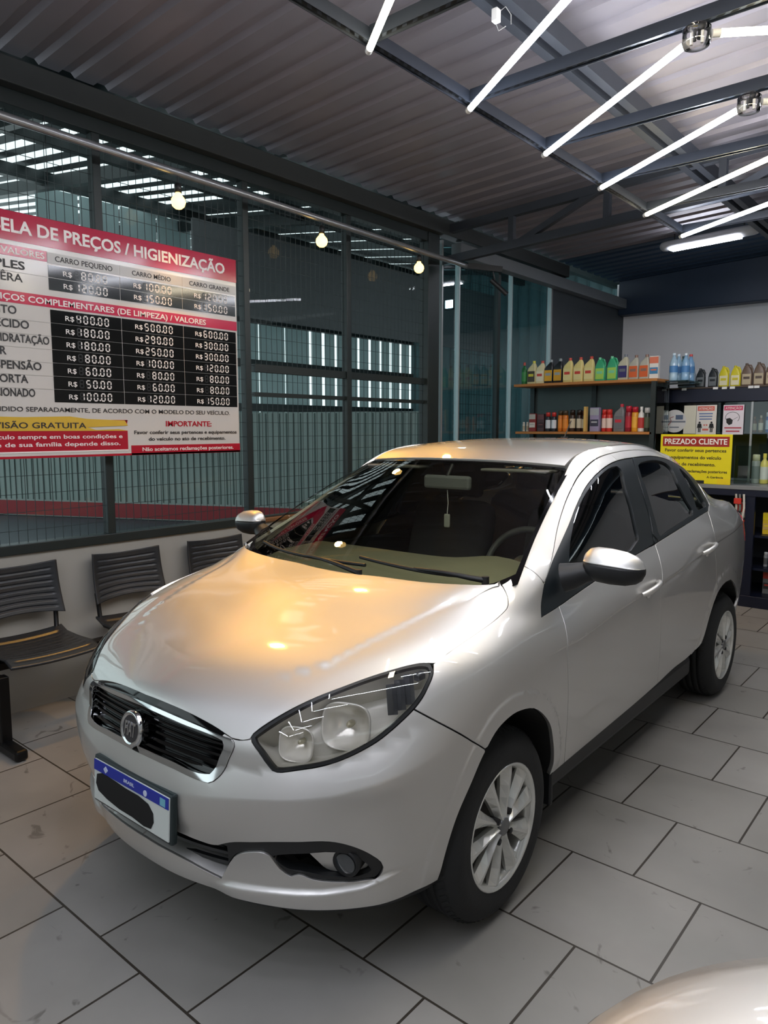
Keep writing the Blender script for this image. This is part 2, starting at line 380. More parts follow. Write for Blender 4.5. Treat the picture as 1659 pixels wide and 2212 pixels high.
def led_tube(p, q, warm, label):
    P, Q = Vector(p), Vector(q); d = (Q - P).normalized(); L = (Q - P).length
    o = thing('light_tube', label, 'light tube', P, 0, 'zigzag light tubes')
    MB().cyl(d * .03, d * (L - .03), .0135, 12).build('diffuser', M_tubew if warm else M_tube, o)
    for a, b in ((0, .03), (L - .03, L)): MB().cyl(d * a, d * b, .0145, 12).build('end_cap', M_white, o)
    return o
ordn = ['last behind the camera', 'third behind the camera', 'second behind the camera', 'just behind the camera', 'nearest the camera', 'second from the camera', 'third from the camera', 'fourth from the camera', 'fifth from the camera', 'sixth from the camera', 'seventh from the camera', 'at the far end of the frame']
NX = .545
for i in range(1, len(ty)):
    led_tube((-.462, ty[i], ZL - .025), (NX, ty[i - 1] - .035, ZL - .062), i in (6, 10), 'glowing tube rising right from the left channel of the light grid, %s' % ordn[i - 1])
    led_tube((NX + .083, ty[i - 1] - .042, ZL - .062), (NX + .99, ty[i] - .16, ZL - .062), i in (7, 8), 'glowing tube right of its clear joint on the light grid, %s' % ordn[i - 1])
    j = thing('tube_joint', 'round clear joint between two glowing tubes, %s' % ordn[i - 1], 'joint', (NX + .035, ty[i - 1] - .06, ZL - .058), 0, 'tube joints')
    MB().lathe([(0, -.04), (.045, -.04), (.05, -.03), (.05, .02), (.04, .03), (0, .03)], None, 20).build('housing', M_clear, j)
    for dx, dy in ((-.018, 0), (.018, .006), (0, -.02)): MB().cyl((dx, dy, -.03), (dx, dy, .012), .006, 8).build('terminal', M_white if dx else M_dark_metal, j)
    MB().cyl((0, .03, .0), (0, .05, .062), .010, 8).build('stem', M_dark_metal, j)
# cable box on the rafter and the tube batten near the back
t = thing('junction_box', 'small white junction box with loose wires under the dark rafter', 'box', (-.30, 1.93, 3.37))
MB().box((0, 0, 0), (.03, .035, .055), bev=.004).build('case', M_white, t)
MB().tube([(.012, .012, .02), (.03, .03, .04), (.04, .06, .015), (.035, .07, -.02)], .002, 6).build('wire', mat('grey_wire', '#9b9b9b', .5), t)
MB().tube([(-.01, .012, -.02), (-.005, .03, -.05), (.02, .05, -.03)], .002, 6).build('wire', MATS['grey_wire'], t)
t = thing('batten_light', 'grey sealed batten lamp hung below the dark ceiling at the rear', 'lamp', (-.85, 6.84, 3.43), -.14)
rings = []
for k, (x, s_) in enumerate(((-.49, .55), (-.47, .9), (-.44, 1), (.44, 1), (.47, .9), (.49, .55))):
    rings.append([(x, .075 * s_ * math.cos(a), .02 + .05 * s_ * math.sin(a)) for a in [2 * math.pi * i / 16 for i in range(16)]])
MB().loft(rings).build('housing', mat('batten_grey', '#b9bcc0', .4), t)
MB().box((-.02, -.02, -.036), (.70, .085, .012), bev=.004).build('diffuser', mat('batten_lit', '#ffffff', .3, emit=45, ecol='#f4f6ff'), t)
for x in (-.35, .35): MB().cyl((x, 0, .06), (x, 0, .13), .006, 6).build('hanger', M_dark_metal, t)
# ------------------------------------------------------------------ rail with warm lamps above the price board
tag(MB().tube([(-2.30, -1.5, 3.10), (-2.30, 4.72, 3.03)], .022, 12).build('lamp_rail', mat('rail_metal', '#9fa2a6', .3, .7)), 'grey metal tube rail carrying the warm lamps above the price board', 'rail')
M_bulb = mat('warm_bulb', '#fff0c0', .3, emit=4, ecol=(1.0, .60, .16))
for i, (y, lb) in enumerate(((1.63, 'nearest the camera, over the price board'), (2.83, 'middle one, right of the price board'), (3.98, 'farthest one, beside the thick post'))):
    o = thing('warm_lamp', 'glowing warm bulb lamp hung from the grey rail, %s' % lb, 'lamp', (-2.30, y, 2.90), 0, 'warm lamps')
    MB().lathe([(0, -.045), (.02, -.041), (.036, -.027), (.043, -.005), (.04, .014), (.028, .03), (.018, .04), (.016, .05), (0, .05)], None, 20).build('bulb', M_bulb, o)
    MB().lathe([(0, .05), (.021, .05), (.021, .095), (.012, .105), (0, .105)], None, 16).build('socket', M_black, o)
    MB().cyl((0, 0, .10), (0, 0, .1765 - .07 * (y + 1.5) / 6.22), .005, 6).build('stem', M_dark_metal, o)
    ld = bpy.data.lights.new('warm_beam', 'SPOT'); ld.energy = 63; ld.color = (1.0, .51, .09); ld.spot_size = math.radians(125); ld.spot_blend = .8; ld.shadow_soft_size = .04
    lo = bpy.data.objects.new('warm_beam', ld); COL.objects.link(lo); lo.parent = o; lo.location = (.0, 0, -.06); lo.rotation_euler = (0, math.radians(-38), 0)
# spot camera on an arm beyond the rail
t = thing('spot_arm', 'dark spotlight head hanging from an arm below the truss end', 'spotlight', (-2.15, 4.75, 2.97))
MB().beam((-.14, -.05, .06), (.12, .12, .02), .05, .05).build('arm', M_black, t)
MB().tube([(.06, .06, .0), (.07, .07, -.06), (.06, .08, -.10)], .008, 8).build('bracket', M_black, t)
MB().cyl((.04, .06, -.07), (.16, .14, -.20), .022, 12).build('head', M_black, t)

# ------------------------------------------------------------------ glass display with wooden shelves
M_wood = mat('shelf_wood', '#b9793c', .45, var=.15, scale=14)
M_navy = mat('navy_steel', '#12182c', .4, .2, var=.15)
M_cglass = glass('case_glass', (.86, .92, .91), .9, 1.45)
SA0, SA1, SAY, SAD = -2.46, -.99, 5.90, .36
t = thing('display_case', 'dark framed glass display case with two wooden shelves of oil bottles', 'display case', ((SA0 + SA1) / 2, SAY, 0))
cx = (SA0 + SA1) / 2; L_ = SA1 - SA0
MB().box((0, SAD / 2, 2.012), (L_ + .06, SAD, .028), bev=.004).build('top_shelf', M_wood, t)
MB().box((0, SAD / 2, 1.512), (L_, SAD, .026), bev=.004).build('lower_shelf', M_wood, t)
MB().box((0, SAD / 2, 1.0), (L_, SAD, .026), bev=.004).build('lower_shelf', M_wood, t)
MB().box((0, SAD / 2, .45), (L_, SAD, .9), bev=.01).build('base_cabinet', M_navy, t)
for x in (-L_ / 2 + .02, .0, L_ / 2): MB().box((x, SAD - .02, 1.45), (.05, .04, 1.1)).build('post', M_steel, t)
MB().box((L_ / 2 + .0, .02, 1.45), (.045, .04, 1.1)).build('post', M_steel, t)
MB().box((0, SAD, 1.45), (L_, .012, 1.1)).build('back_panel', mat('case_back', '#3b4746', .4, var=.1), t)
MB().box((L_ / 2 + .03, SAD / 2, 1.45), (.008, SAD - .03, 1.0)).build('side_glass', M_cglass, t)
# ------------------------------------------------------------------ bottles
def rrect(w, d, n=5, e=.32):
    pts = []
    r = min(w, d) * e
    for cx_, cy_, a0 in ((w / 2 - r, d / 2 - r, 0), (-w / 2 + r, d / 2 - r, 90), (-w / 2 + r, -d / 2 + r, 180), (w / 2 - r, -d / 2 + r, 270)):
        for i in range(n):
            a = math.radians(a0 + 90 * i / (n - 1)); pts.append((cx_ + r * math.cos(a), cy_ + r * math.sin(a)))
    return pts
def plastic(c, r=.35): return mat('plastic_' + c.strip('#'), c, r, var=.04)
def loft_secs(secs):
    rings = []
    for z, w, d, ox in secs: rings.append([(x + ox, y, z) for x, y in rrect(w, d)])
    return MB().loft(rings)
def bottle(kind, x, y, z, h, body, cap, lab, label, group, rz=0.0):
    """kinds: jug (sloped shoulder with side neck), slim, can, jerry (top grip), box, water"""
    cat = {'can': 'can', 'box': 'box'}.get(kind, 'bottle')
    o = thing({'can': 'spray_can', 'box': 'carton', 'water': 'water_bottle', 'jerry': 'oil_jug'}.get(kind, 'oil_bottle'), label, cat, (x, y, z), rz, group)
    mb_ = plastic(body)
    if kind == 'jug':
        w, d = h * .42, h * .22
        loft_secs([(0, w * .96, d * .9, 0), (.006, w, d, 0), (h * .58, w, d, 0), (h * .70, w * .86, d * .95, w * .05), (h * .80, w * .56, d * .85, w * .16), (h * .86, w * .33, d * .75, w * .2), (h * .90, w * .27, w * .27, w * .2)]).build('body', mb_, o)
        MB().cyl((w * .2, 0, h * .89), (w * .2, 0, h), w * .155, 14).build('cap', plastic(cap), o)
        lw, l0, l1 = w * .82, h * .10, h * .56
    elif kind == 'jerry':
        w, d = h * .46, h * .22
        loft_secs([(0, w * .96, d * .9, 0), (.006, w, d, 0), (h * .55, w, d, 0), (h * .72, w * .80, d * .95, 0), (h * .84, w * .52, d * .8, -w * .02), (h * .90, w * .36, d * .7, -w * .06)]).build('body', mb_, o)
        MB().tube([(w * .42, 0, h * .58), (w * .46, 0, h * .74), (w * .30, 0, h * .90), (w * .06, 0, h * .93), (-w * .02, 0, h * .86)], h * .035, 8).build('grip', mb_, o)
        MB().cyl((-w * .08, 0, h * .88), (-w * .08, 0, h), w * .13, 14).build('cap', plastic(cap), o)
        lw, l0, l1 = w * .78, h * .08, h * .54
    elif kind == 'slim':
        w = d = h * .26
        MB().lathe([(0, 0), (w * .46, 0), (w * .5, .006), (w * .5, h * .62), (w * .42, h * .72), (w * .2, h * .80), (w * .18, h * .86), (0, h * .86)], None, 18).build('body', mb_, o)
        MB().cyl((0, 0, h * .86), (0, 0, h), w * .22, 14).build('cap', plastic(cap), o)
        lw = 0; MB().lathe([(w * .505, h * .14), (w * .505, h * .56)], None, 18).build('label', plastic(lab, .5), o)
    elif kind == 'can':
        w = d = h * .27
        MB().lathe([(0, 0), (w * .47, 0), (w * .5, .005), (w * .5, h * .74), (w * .46, h * .78), (0, h * .78)], None, 18).build('body', mb_, o)
        MB().lathe([(0, h * .78), (w * .44, h * .78), (w * .44, h * .97), (w * .38, h), (0, h)], None, 18).build('cap', plastic(cap), o)
        lw = 0; MB().lathe([(w * .505, h * .16), (w * .505, h * .60)], None, 18).build('label', plastic(lab, .5), o)
    elif kind == 'water':
        w = d = h * .30
        MB().lathe([(0, 0), (w * .44, 0), (w * .5, .01), (w * .5, h * .2), (w * .45, h * .24), (w * .5, h * .28), (w * .5, h * .56), (w * .46, h * .66), (w * .2, h * .86), (w * .16, h * .92), (0, h * .92)], None, 18).build('body', mat('clear_blue_' + body.strip('#'), body, .15, var=.05, spec=.8), o)
        MB().cyl((0, 0, h * .92), (0, 0, h), w * .2, 14).build('cap', plastic(cap), o)
        lw = 0; MB().lathe([(w * .505, h * .30), (w * .505, h * .54)], None, 18).build('label', plastic(lab, .5), o)
    else:
        w, d = h * .40, h * .22
        MB().box((0, 0, h / 2), (w, d, h), bev=.003).build('body', mb_, o)
        MB().box((0, -d / 2 - .001, h * .82), (w * .98, .002, h * .28)).build('panel', plastic(cap), o)
        lw, l0, l1 = w * .9, h * .22, h * .5
    if lw:
        MB().box((0, -d / 2 - .0005, (l0 + l1) / 2), (lw, .004, l1 - l0), bev=.0015).build('label', plastic(lab, .5), o)
        # badge on the label, colour only
        MB().box((0, -d / 2 - .003, l0 + (l1 - l0) * .62), (lw * .7, .002, (l1 - l0) * .24)).build('label_band', plastic(cap, .5), o)
    return o
zA = 2.0265; yA = 6.02
rowA = [('slim', -2.41 + -.02, .235, '#1f6b34', '#b8443a', '#3e8f4a', 'dark green bottle with red cap, leftmost on the top wooden shelf'),
        ('jug', -2.335, .245, '#d9cf9a', '#d8cf3c', '#4a4436', 'cream bottle with yellow cap beside the dark green bottle on the top shelf'),
        ('jug', -2.235, .24, '#e6dcae', '#d24a3a', '#efe8c8', 'cream bottle with red cap just left of the black and yellow bottles'),
        ('jug', -2.135, .245, '#1c1c1e', '#9aa3a4', '#e0a92a', 'left one of the two black bottles with yellow and red labels'),
        ('jug', -2.03, .25, '#1c1c1e', '#9aa3a4', '#d79f24', 'right one of the two black bottles with yellow and red labels'),
        ('jug', -1.92, .25, '#e8d68a', '#d0402f', '#eadb98', 'left one of the three pale yellow oil bottles with red caps'),
        ('jug', -1.805, .25, '#e8d68a', '#d0402f', '#eadb98', 'middle one of the three pale yellow oil bottles with red caps'),
        ('jug', -1.69, .252, '#e8d68a', '#d0402f', '#eadb98', 'right one of the three pale yellow oil bottles with red caps'),
        ('jerry', -1.57, .235, '#3fae7b', '#7fd0a0', '#a9d65a', 'left one of the two bright green oil jugs on the top shelf'),
        ('jerry', -1.445, .24, '#3fae7b', '#7fd0a0', '#a9d65a', 'right one of the two bright green oil jugs on the top shelf'),
        ('jug', -1.335, .25, '#c9c3a8', '#6c6f7a', '#38306a', 'beige bottle with purple label right of the green jugs'),
        ('jug', -1.23, .235, '#b9b5a6', '#8c6a5c', '#d8622c', 'left one of the two grey bottles with orange labels on the top shelf'),
        ('jug', -1.127, .235, '#b9b5a6', '#8c6a5c', '#d8622c', 'right one of the two grey bottles with orange labels on the top shelf'),
        ('box', -1.03, .215, '#e9e4da', '#e0785a', '#3e83b0', 'white carton with orange top and blue band at the right end of the top shelf')]
for kind, x, h, b, c, l, lb in rowA: bottle(kind, x, yA, zA, h, b, c, l, lb, 'bottles on the top wooden shelf')
# glass shelf beside the case carrying clear blue bottles
t = thing('glass_shelf', 'small glass shelf at the right side of the display case holding clear bottles', 'shelf', (-.835, 6.26, 2.0))
MB().box((0, 0, .0), (.21, .40, .012)).build('plate', glass('shelf_glass', (.6, .78, .76), .9, 1.5), t)
for y in (-.15, .15): MB().beam((-.10, y, -.022), (.10, y, -.017), .02, .015).build('bracket', M_steel, t)
for i, (x, y, h, b, c, lb) in enumerate(((-.885, 6.12, .26, '#a9c8dc', '#c9dbe6', 'frontmost'), (-.785, 6.15, .255, '#8fb6d6', '#d9e4ea', 'second, behind the frontmost'),
     (-.885, 6.25, .26, '#9cc0d8', '#c9dbe6', 'third'), (-.785, 6.29, .255, '#7fa9cf', '#cf3f3c', 'red capped'), (-.88, 6.38, .25, '#5e8c94', '#27474a', 'rearmost, dark teal'))):
    bottle('water', x, y, 2.0065, h, b, c, '#4f86bd', 'clear blue bottle on the glass side shelf, the %s one' % lb, 'clear bottles on the glass shelf')
# lower wooden shelf
zB_ = 1.526; yB_ = 6.0
low = [('can', -2.43, .10, '#d8d2c4', '#ece6da', '#b9a98c', 'short pale can, leftmost on the lower wooden shelf'), ('can', -2.385, .10, '#d8d2c4', '#e4dccb', '#b9a98c', 'short pale can, second from the left on the lower wooden shelf'),
       ('box', -2.31, .19, '#8c2a26', '#b9b4aa', '#d8d0c4', 'dark red carton near the left end of the lower shelf'), ('box', -2.21, .185, '#4a2c30', '#6a3a3c', '#3a2226', 'dark maroon carton beside the dark red carton on the lower shelf'),
       ('can', -2.125, .20, '#22262e', '#c5342e', '#dfe2e6', 'left one of the two black cans with red caps and white bands'), ('can', -2.065, .20, '#22262e', '#c5342e', '#dfe2e6', 'right one of the two black cans with red caps and white bands'),
       ('can', -1.995, .215, '#e07a1e', '#4a3b26', '#ef8f2c', 'left one of the two orange spray cans on the lower shelf'), ('can', -1.925, .215, '#e07a1e', '#4a3b26', '#ef8f2c', 'right one of the two orange spray cans on the lower shelf'),
       ('can', -1.855, .22, '#3a2416', '#2a1a12', '#d9c8a8', 'first of the three brown spray cans on the lower shelf, left one'), ('can', -1.785, .22, '#3a2416', '#2a1a12', '#e6d8bd', 'middle one of the three brown spray cans on the lower shelf'), ('can', -1.722, .21, '#3a2416', '#5a1f16', '#d9c8a8', 'right one of the three brown spray cans on the lower shelf'),
       ('box', -1.60, .24, '#9b93b4', '#a9aeb4', '#3c3f52', 'lilac grey carton right of the shelf divider on the lower shelf'),
       ('can', -1.515, .22, '#cf2f27', '#d8372e', '#f0d6c8', 'left one of the pair of red cans with pale labels on the lower shelf'), ('can', -1.452, .22, '#cf2f27', '#d8372e', '#f0d6c8', 'right one of the pair of red cans with pale labels on the lower shelf'),
       ('jug', -1.362, .27, '#76787a', '#c92a3c', '#6a6c70', 'tall grey bottle with red top in the middle of the lower shelf'), ('can', -1.268, .25, '#8f1c2c', '#c3243a', '#b81f33', 'tall dark red can right of the tall grey bottle'),
       ('can', -1.198, .24, '#e09a24', '#b92031', '#f0b23a', 'yellow orange can with red cap on the lower shelf'), ('slim', -1.132, .24, '#e8e4dc', '#e9e7e2', '#c43a34', 'slim white bottle with red label on the lower shelf'),
       ('can', -1.072, .23, '#2e3428', '#d8d8d6', '#59634a', 'dark olive can with white cap on the lower shelf'), ('can', -1.012, .225, '#33302a', '#dcdcda', '#7c5a4a', 'dark brown can with white cap at the right end of the lower shelf')]
for kind, x, h, b, c, l, lb in low: bottle(kind, x, yB_ + .015 * (hash(lb) % 3 if False else (len(lb) % 3)), zB_, h, b, c, l, lb, 'products on the lower wooden shelf')
tag(MB().box((-1.672, 5.93, 1.6505), (.026, .05, .249), bev=.003).build('shelf_divider', mat('divider_wood', '#d8b060', .5)), 'pale wooden upright divider on the lower wooden shelf', 'divider')
# ------------------------------------------------------------------ counter with glass showcase
CX0, CX1, CY = -.94, 1.6, 5.80
t = thing('shop_counter', 'dark navy counter with open shelves of car parts behind the car', 'counter', (0, CY, 0))
MB().box(((CX0 + CX1) / 2, .34, 1.045), (CX1 - CX0, .72, .035), bev=.005).build('counter_top', mat('counter_top_grey', '#7b7f80', .35, var=.1), t)
MB().box(((CX0 + CX1) / 2, .34, 1.00), (CX1 - CX0, .70, .055)).build('top_frame', M_navy, t)
MB().box(((CX0 + CX1) / 2, .34, .05), (CX1 - CX0, .70, .10), bev=.004).build('base', M_navy, t)
for z in (.62, .33): MB().box(((CX0 + CX1) / 2, .36, z), (CX1 - CX0 - .04, .60, .02)).build('shelf', M_navy, t)
MB().box(((CX0 + CX1) / 2, .67, .52), (CX1 - CX0, .02, .94)).build('back_panel', mat('counter_back', '#0b0e1a', .6), t)
for x in (CX0 + .02, -.60, -.075, .70, CX1 - .02): MB().box((x, .02, .53), (.075, .04, .92), bev=.003).build('post', M_navy, t)
t = thing('glass_showcase', 'glass showcase with a dark navy top band standing on the counter', 'showcase', (0, 6.40, 1.063))
MB().box((.15, .20, .81), (2.8, .44, .13), bev=.004).build('top_band', M_navy, t)
MB().box((.15, .20, .882), (2.84, .46, .014)).build('top_board', mat('board_brown', '#4a3b30', .5), t)
MB().box((.15, .20, .445), (2.76, .38, .018)).build('shelf', M_navy, t)
MB().box((.15, .41, .40), (2.8, .015, .80)).build('back_panel', mat('case_back_dark', '#1f2a30', .5), t)
MB().box((.15, .0, .37), (2.8, .006, .74)).build('front_glass', M_cglass, t)
for x in (-1.24, -.245, .75, 1.54): MB().box((x, .004, .37), (.018, .02, .74)).build('edge_trim', M_alu, t)
zC = 1.063 + .889; yC = 6.52
rowC = [('jug', -.925, .20, '#9fb6bd', '#4a6a70', '#c9d8de', 'pale grey blue bottle, leftmost on the showcase top'), ('jug', -.845, .20, '#a8b9c8', '#5a6f86', '#8fa8c4', 'pale lilac blue bottle, second from the left on the showcase top'),
        ('jerry', -.755, .19, '#23282b', '#1b2023', '#6e7374', 'left one of the two black oil jugs on the showcase top'), ('jerry', -.64, .19, '#23282b', '#1b2023', '#6e7374', 'right one of the two black oil jugs on the showcase top'),
        ('jerry', -.54, .20, '#d9cc1f', '#d3c51c', '#e8e0b8', 'left one of the two yellow oil jugs on the showcase top'), ('jerry', -.435, .20, '#d9cc1f', '#d3c51c', '#e8e0b8', 'right one of the two yellow oil jugs on the showcase top'),
        ('jerry', -.335, .215, '#6a5648', '#54443a', '#b8a98c', 'brown oil jug next to the yellow jugs on the showcase top'), ('jerry', -.23, .22, '#6a5648', '#54443a', '#b8a98c', 'second brown oil jug from the yellow jugs on the showcase top'), ('jerry', -.125, .225, '#6a5648', '#7c4a3c', '#b8a98c', 'third brown oil jug from the yellow jugs, at the right edge of the photo'),
        ('jerry', -.02, .225, '#6a5648', '#54443a', '#b8a98c', 'fourth brown oil jug from the yellow jugs, past the right edge')]
for kind, x, h, b, c, l, lb in rowC: bottle(kind, x, yC, zC, h, b, c, l, lb, 'oil jugs on the showcase top')
for i, x in enumerate((-.86, -.57, -.49, -.42, -.26, -.21)):
    tag(MB().box((x, 6.365, 1.937), (.045, .002, .022)).build('price_tag', M_white), 'small white price tag on the showcase edge, %s from the left' % ('first', 'second', 'third', 'fourth', 'fifth', 'sixth')[i], 'price tag', 'price tags on the showcase edge')
zD = 1.063 + .455
rowD = [('slim', -.62, .17, '#8a6f68', '#d9cfc4', '#b38e84', 'pinkish slim bottle between the two posters in the showcase'), ('slim', -.255, .15, '#7a4a3e', '#a06a52', '#c9b8a0', 'small brown bottle right of the mask poster'), ('slim', -.20, .16, '#8c6a52', '#cdb9a0', '#e0d2bd', 'tan slim bottle in the showcase, second right of the mask poster'),
        ('can', -.135, .19, '#2f5da8', '#dfe8f4', '#c9d8ee', 'blue and white can in the showcase'), ('box', -.05, .20, '#d9e2dc', '#c23a34', '#e9e4da', 'white carton with red top in the showcase at the right edge')]
for kind, x, h, b, c, l, lb in rowD: bottle(kind, x, 6.55, zD, h, b, c, l, lb, 'products inside the showcase')
rowE = [('can', -.13, .26, '#8d9a90', '#b9c4a0', '#6a7a72', 'grey green can on the counter behind the yellow sign'), ('slim', -.06, .27, '#d6cf6a', '#d9d25a', '#cfd8c8', 'bottle with pale yellow top on the counter, left of the pair'), ('slim', .03, .27, '#d6cf6a', '#cdbf2c', '#9fb0c4', 'bottle with pale yellow top on the counter, right of the pair'), ('slim', .11, .25, '#dfe2da', '#e4d23a', '#7a8ac0', 'white bottle with yellow cap on the counter at the right edge')]
for kind, x, h, b, c, l, lb in rowE: bottle(kind, x, 6.16, 1.063, h, b, c, l, lb, 'bottles on the counter top')
t = thing('acrylic_panel', 'pale greenish acrylic sheet leaning beside the yellow sign', 'panel', (-.20, 5.98, 1.063), .1)
MB().box((0, 0, .17), (.13, .006, .34)).build('sheet', glass('acrylic', (.62, .72, .70), .9, 1.5), t)
# chains, pads and boxes on the open shelves
rowF = [('box', -.33, .16, '#d9d2c8', '#cf7a68', '#e6dcd0', 'white and pink carton on the counter shelf just above the car boot', .735), ('box', -.17, .27, '#a8aaa8', '#c8372c', '#33383c', 'grey carton with red corner on the counter shelf', .63),
        ('box', .03, .19, '#d9b92c', '#e8cf1e', '#c9a860', 'bright yellow carton on the counter shelf at the right edge', .63), ('can', .03, .13, '#8a8f96', '#c9ccd0', '#55585c', 'small grey can on the lower counter shelf', .34), ('box', .06, .20, '#6b6e70', '#b33a30', '#2c2e30', 'dark carton with red corner on the bottom of the counter', .10), ('box', .12, .12, '#3a6a8c', '#5c8cac', '#8fb3c8', 'blue carton hung high in the counter at the right edge', .83)]
for kind, x, h, b, c, l, lb, z in rowF: bottle(kind, x, 6.0, z + .0005, h, b, c, l, lb, 'stock on the counter shelves')
t = thing('hanging_straps', 'cluster of pale webbing straps with black buckles hanging by the counter post', 'straps', (-.135, 5.785, .99))
for i, (dx, c_) in enumerate(((-.05, '#b9b6aa'), (-.02, '#6f706c'), (.012, '#d2cfc4'))):
    MB().tube([(dx, -.01, 0), (dx + .01, -.02, -.12), (dx - .008, -.015, -.26), (dx + .006, -.012, -.40 + .03 * i)], .010, 6).build('strap', plastic(c_), t)
MB().box((-.03, -.03, -.06), (.06, .02, .05), bev=.004).build('buckle', plastic('#c8372c'), t)
for z in (-.16, -.27): MB().box((-.03, -.03, z), (.05, .02, .035), bev=.004).build('buckle', M_black, t)
# ------------------------------------------------------------------ signs at the counter
YS = 5.785
t = thing('yellow_notice', 'bright yellow notice board with red heading standing at the counter front', 'sign', (-.553, YS, 1.064))
X_, Z_ = (1, 0, 0), (0, 0, 1)
M_yel = mat('notice_yellow', '#e6d800', .45, var=.03); M_red = mat('notice_red', '#9c1c14', .45, var=.04); M_ink = mat('black_ink', '#26220f', .6); M_w = mat('white_ink', '#f3efe6', .5)
MB().box((0, .01, .22), (.62, .012, .44), bev=.003).build('board', M_yel, t)
MB().box((0, .0025, .376), (.575, .004, .088)).build('heading_band', M_red, t)
def yt(s_, z, h, wd, m=M_ink, x=0, al='C'): lettering(s_, (x, -.0005 if m is M_w else .0035, z), X_, Z_, h, m, t, width=wd, align=al, bold=.02)
yt('PREZADO CLIENTE', .352, .048, .54, M_w)
yt('Favor conferir seus pertences', .283, .028, .53); yt('e equipamentos do veículo', .219, .028, .47, x=-.01); yt('no ato de recebimento.', .158, .028, .42, x=-.03)
yt('Não aceitamos reclamações posteriores', .098, .024, .56); yt('A Gerência', .052, .018, .14, x=.18)
MB().box((.255, .0025, .026), (.11, .006, .052)).build('corner_tape', mat('tape_yellow', '#e8cf12', .4), t)
MB().box((-.11, .0025, .016), (.40, .004, .028)).build('lower_strip', M_black, t)
YP = 6.388
M_paper = mat('paper', '#e9e3da', .6, var=.02); M_pink = mat('poster_pink', '#d4476e', .5); M_salmon = mat('poster_salmon', '#e0705f', .5); M_blk = mat('poster_black', '#17171a', .5); M_bluei = mat('poster_blue', '#6a7fae', .5)
t = thing('blank_sheet', 'plain cream paper sheet left of the distancing poster on the showcase', 'sheet', (-.80, YP, 1.502))
MB().box((0, 0, .14), (.115, .003, .275)).build('paper_sheet', mat('cream_paper', '#e4dfca', .6), t)
t = thing('distancing_poster', 'white poster with red heading and two black standing figures on the showcase', 'poster', (-.645, YP - .004, 1.50))
MB().box((0, 0, .14), (.185, .003, .28)).build('paper_sheet', M_paper, t)
MB().box((-.005, -.0025, .247), (.155, .002, .044)).build('heading_band', M_salmon, t)
lettering('ATENÇÃO', (-.005, -.004, .236), X_, Z_, .022, M_w, t, width=.13, align='C')
for i, z in enumerate((.198, .172, .146)): MB().box((-.005, -.0022, z), (.125 - .005 * i, .002, .011)).build('text_line', M_bluei, t)
def fig(x, p):
    mb = MB(); mb.cyl((x, -.004, .113), (x, -.001, .113), .0095, 14, sm=False)
    mb.box((x, -.0025, .083), (.026, .003, .04)); mb.box((x - .007, -.0025, .045), (.009, .003, .05)); mb.box((x + .007, -.0025, .045), (.009, .003, .05))
    mb.beam((x - .013, -.0025, .1), (x - .02, -.0025, .058), .003, .007, (1, 0, 0)); mb.beam((x + .013, -.0025, .1), (x + .02, -.0025, .058), .003, .007, (1, 0, 0)); mb.build('figure', M_blk, p)
fig(-.06, t); fig(.05, t)
for dx in (-.016, .006): MB().prism([(dx - .009, 0), (dx, -.011), (dx + .009, 0), (dx + .0045, .007), (dx, .003), (dx - .0045, .007)], .002, axes((0, -.0015, .09), X_, Z_)).build('heart_mark', M_salmon, t)
MB().box((-.005, -.0022, .045), (.055, .002, .018)).build('text_line', M_salmon, t)
t = thing('mask_poster', 'white poster with pink heading and a head wearing a black mask on the showcase', 'poster', (-.402, YP - .004, 1.50))
MB().box((0, 0, .138), (.182, .003, .278)).build('paper_sheet', mat('poster_white', '#eae2e8', .5), t)
MB().box((-.002, -.0025, .247), (.165, .002, .042)).build('heading_band', M_pink, t)
lettering('ATENÇÃO!', (-.002, -.004, .236), X_, Z_, .022, M_w, t, width=.14, align='C')
MB().tube([(-.05 + .002 + .062 * math.cos(a) + .04, -.003, .158 + .052 * math.sin(a)) for a in [math.radians(d) for d in range(-40, 206, 12)]], .002, 6).build('head_outline', M_blk, t)
MB().prism([(-.062, .148), (-.03, .155), (-.004, .135), (-.008, .10), (-.035, .088), (-.058, .11)], .003, axes((0, -.0015, 0), X_, Z_)).build('mask', M_blk, t)
MB().beam((-.006, -.003, .135), (.042, -.003, .165), .002, .005, (0, 1, 0)).build('strap', M_blk, t)
for z in (.062, .030): MB().box((.0, -.0022, z), (.15 - .03 * (z < .05), .002, .012)).build('text_line', mat('poster_crimson', '#b83a4c', .5), t)
t = thing('round_sticker', 'round white sticker with a grey emblem left of the posters', 'sticker', (-.945, YP - .002, 1.628))
mb = MB(); mb.cyl((0, .002, 0), (0, -.002, 0), .112, 40, sm=False); mb.build('disc', mat('sticker_white', '#dcdad6', .45), t)
MB().box((.02, -.003, -.005), (.17, .002, .016)).build('emblem_band', mat('sticker_grey', '#7c828a', .5), t); MB().box((.045, -.003, .038), (.07, .002, .045)).build('emblem_block', mat('sticker_blue', '#5c6a80', .5), t)
MB().tube([(-.06, -.003, -.04), (-.03, -.003, .0), (-.045, -.003, .03), (-.01, -.003, .045)], .004, 6).build('emblem_curve', mat('sticker_red', '#a8605c', .5), t); MB().box((0, -.003, -.06), (.09, .002, .012)).build('text_line', MATS['sticker_grey'], t)

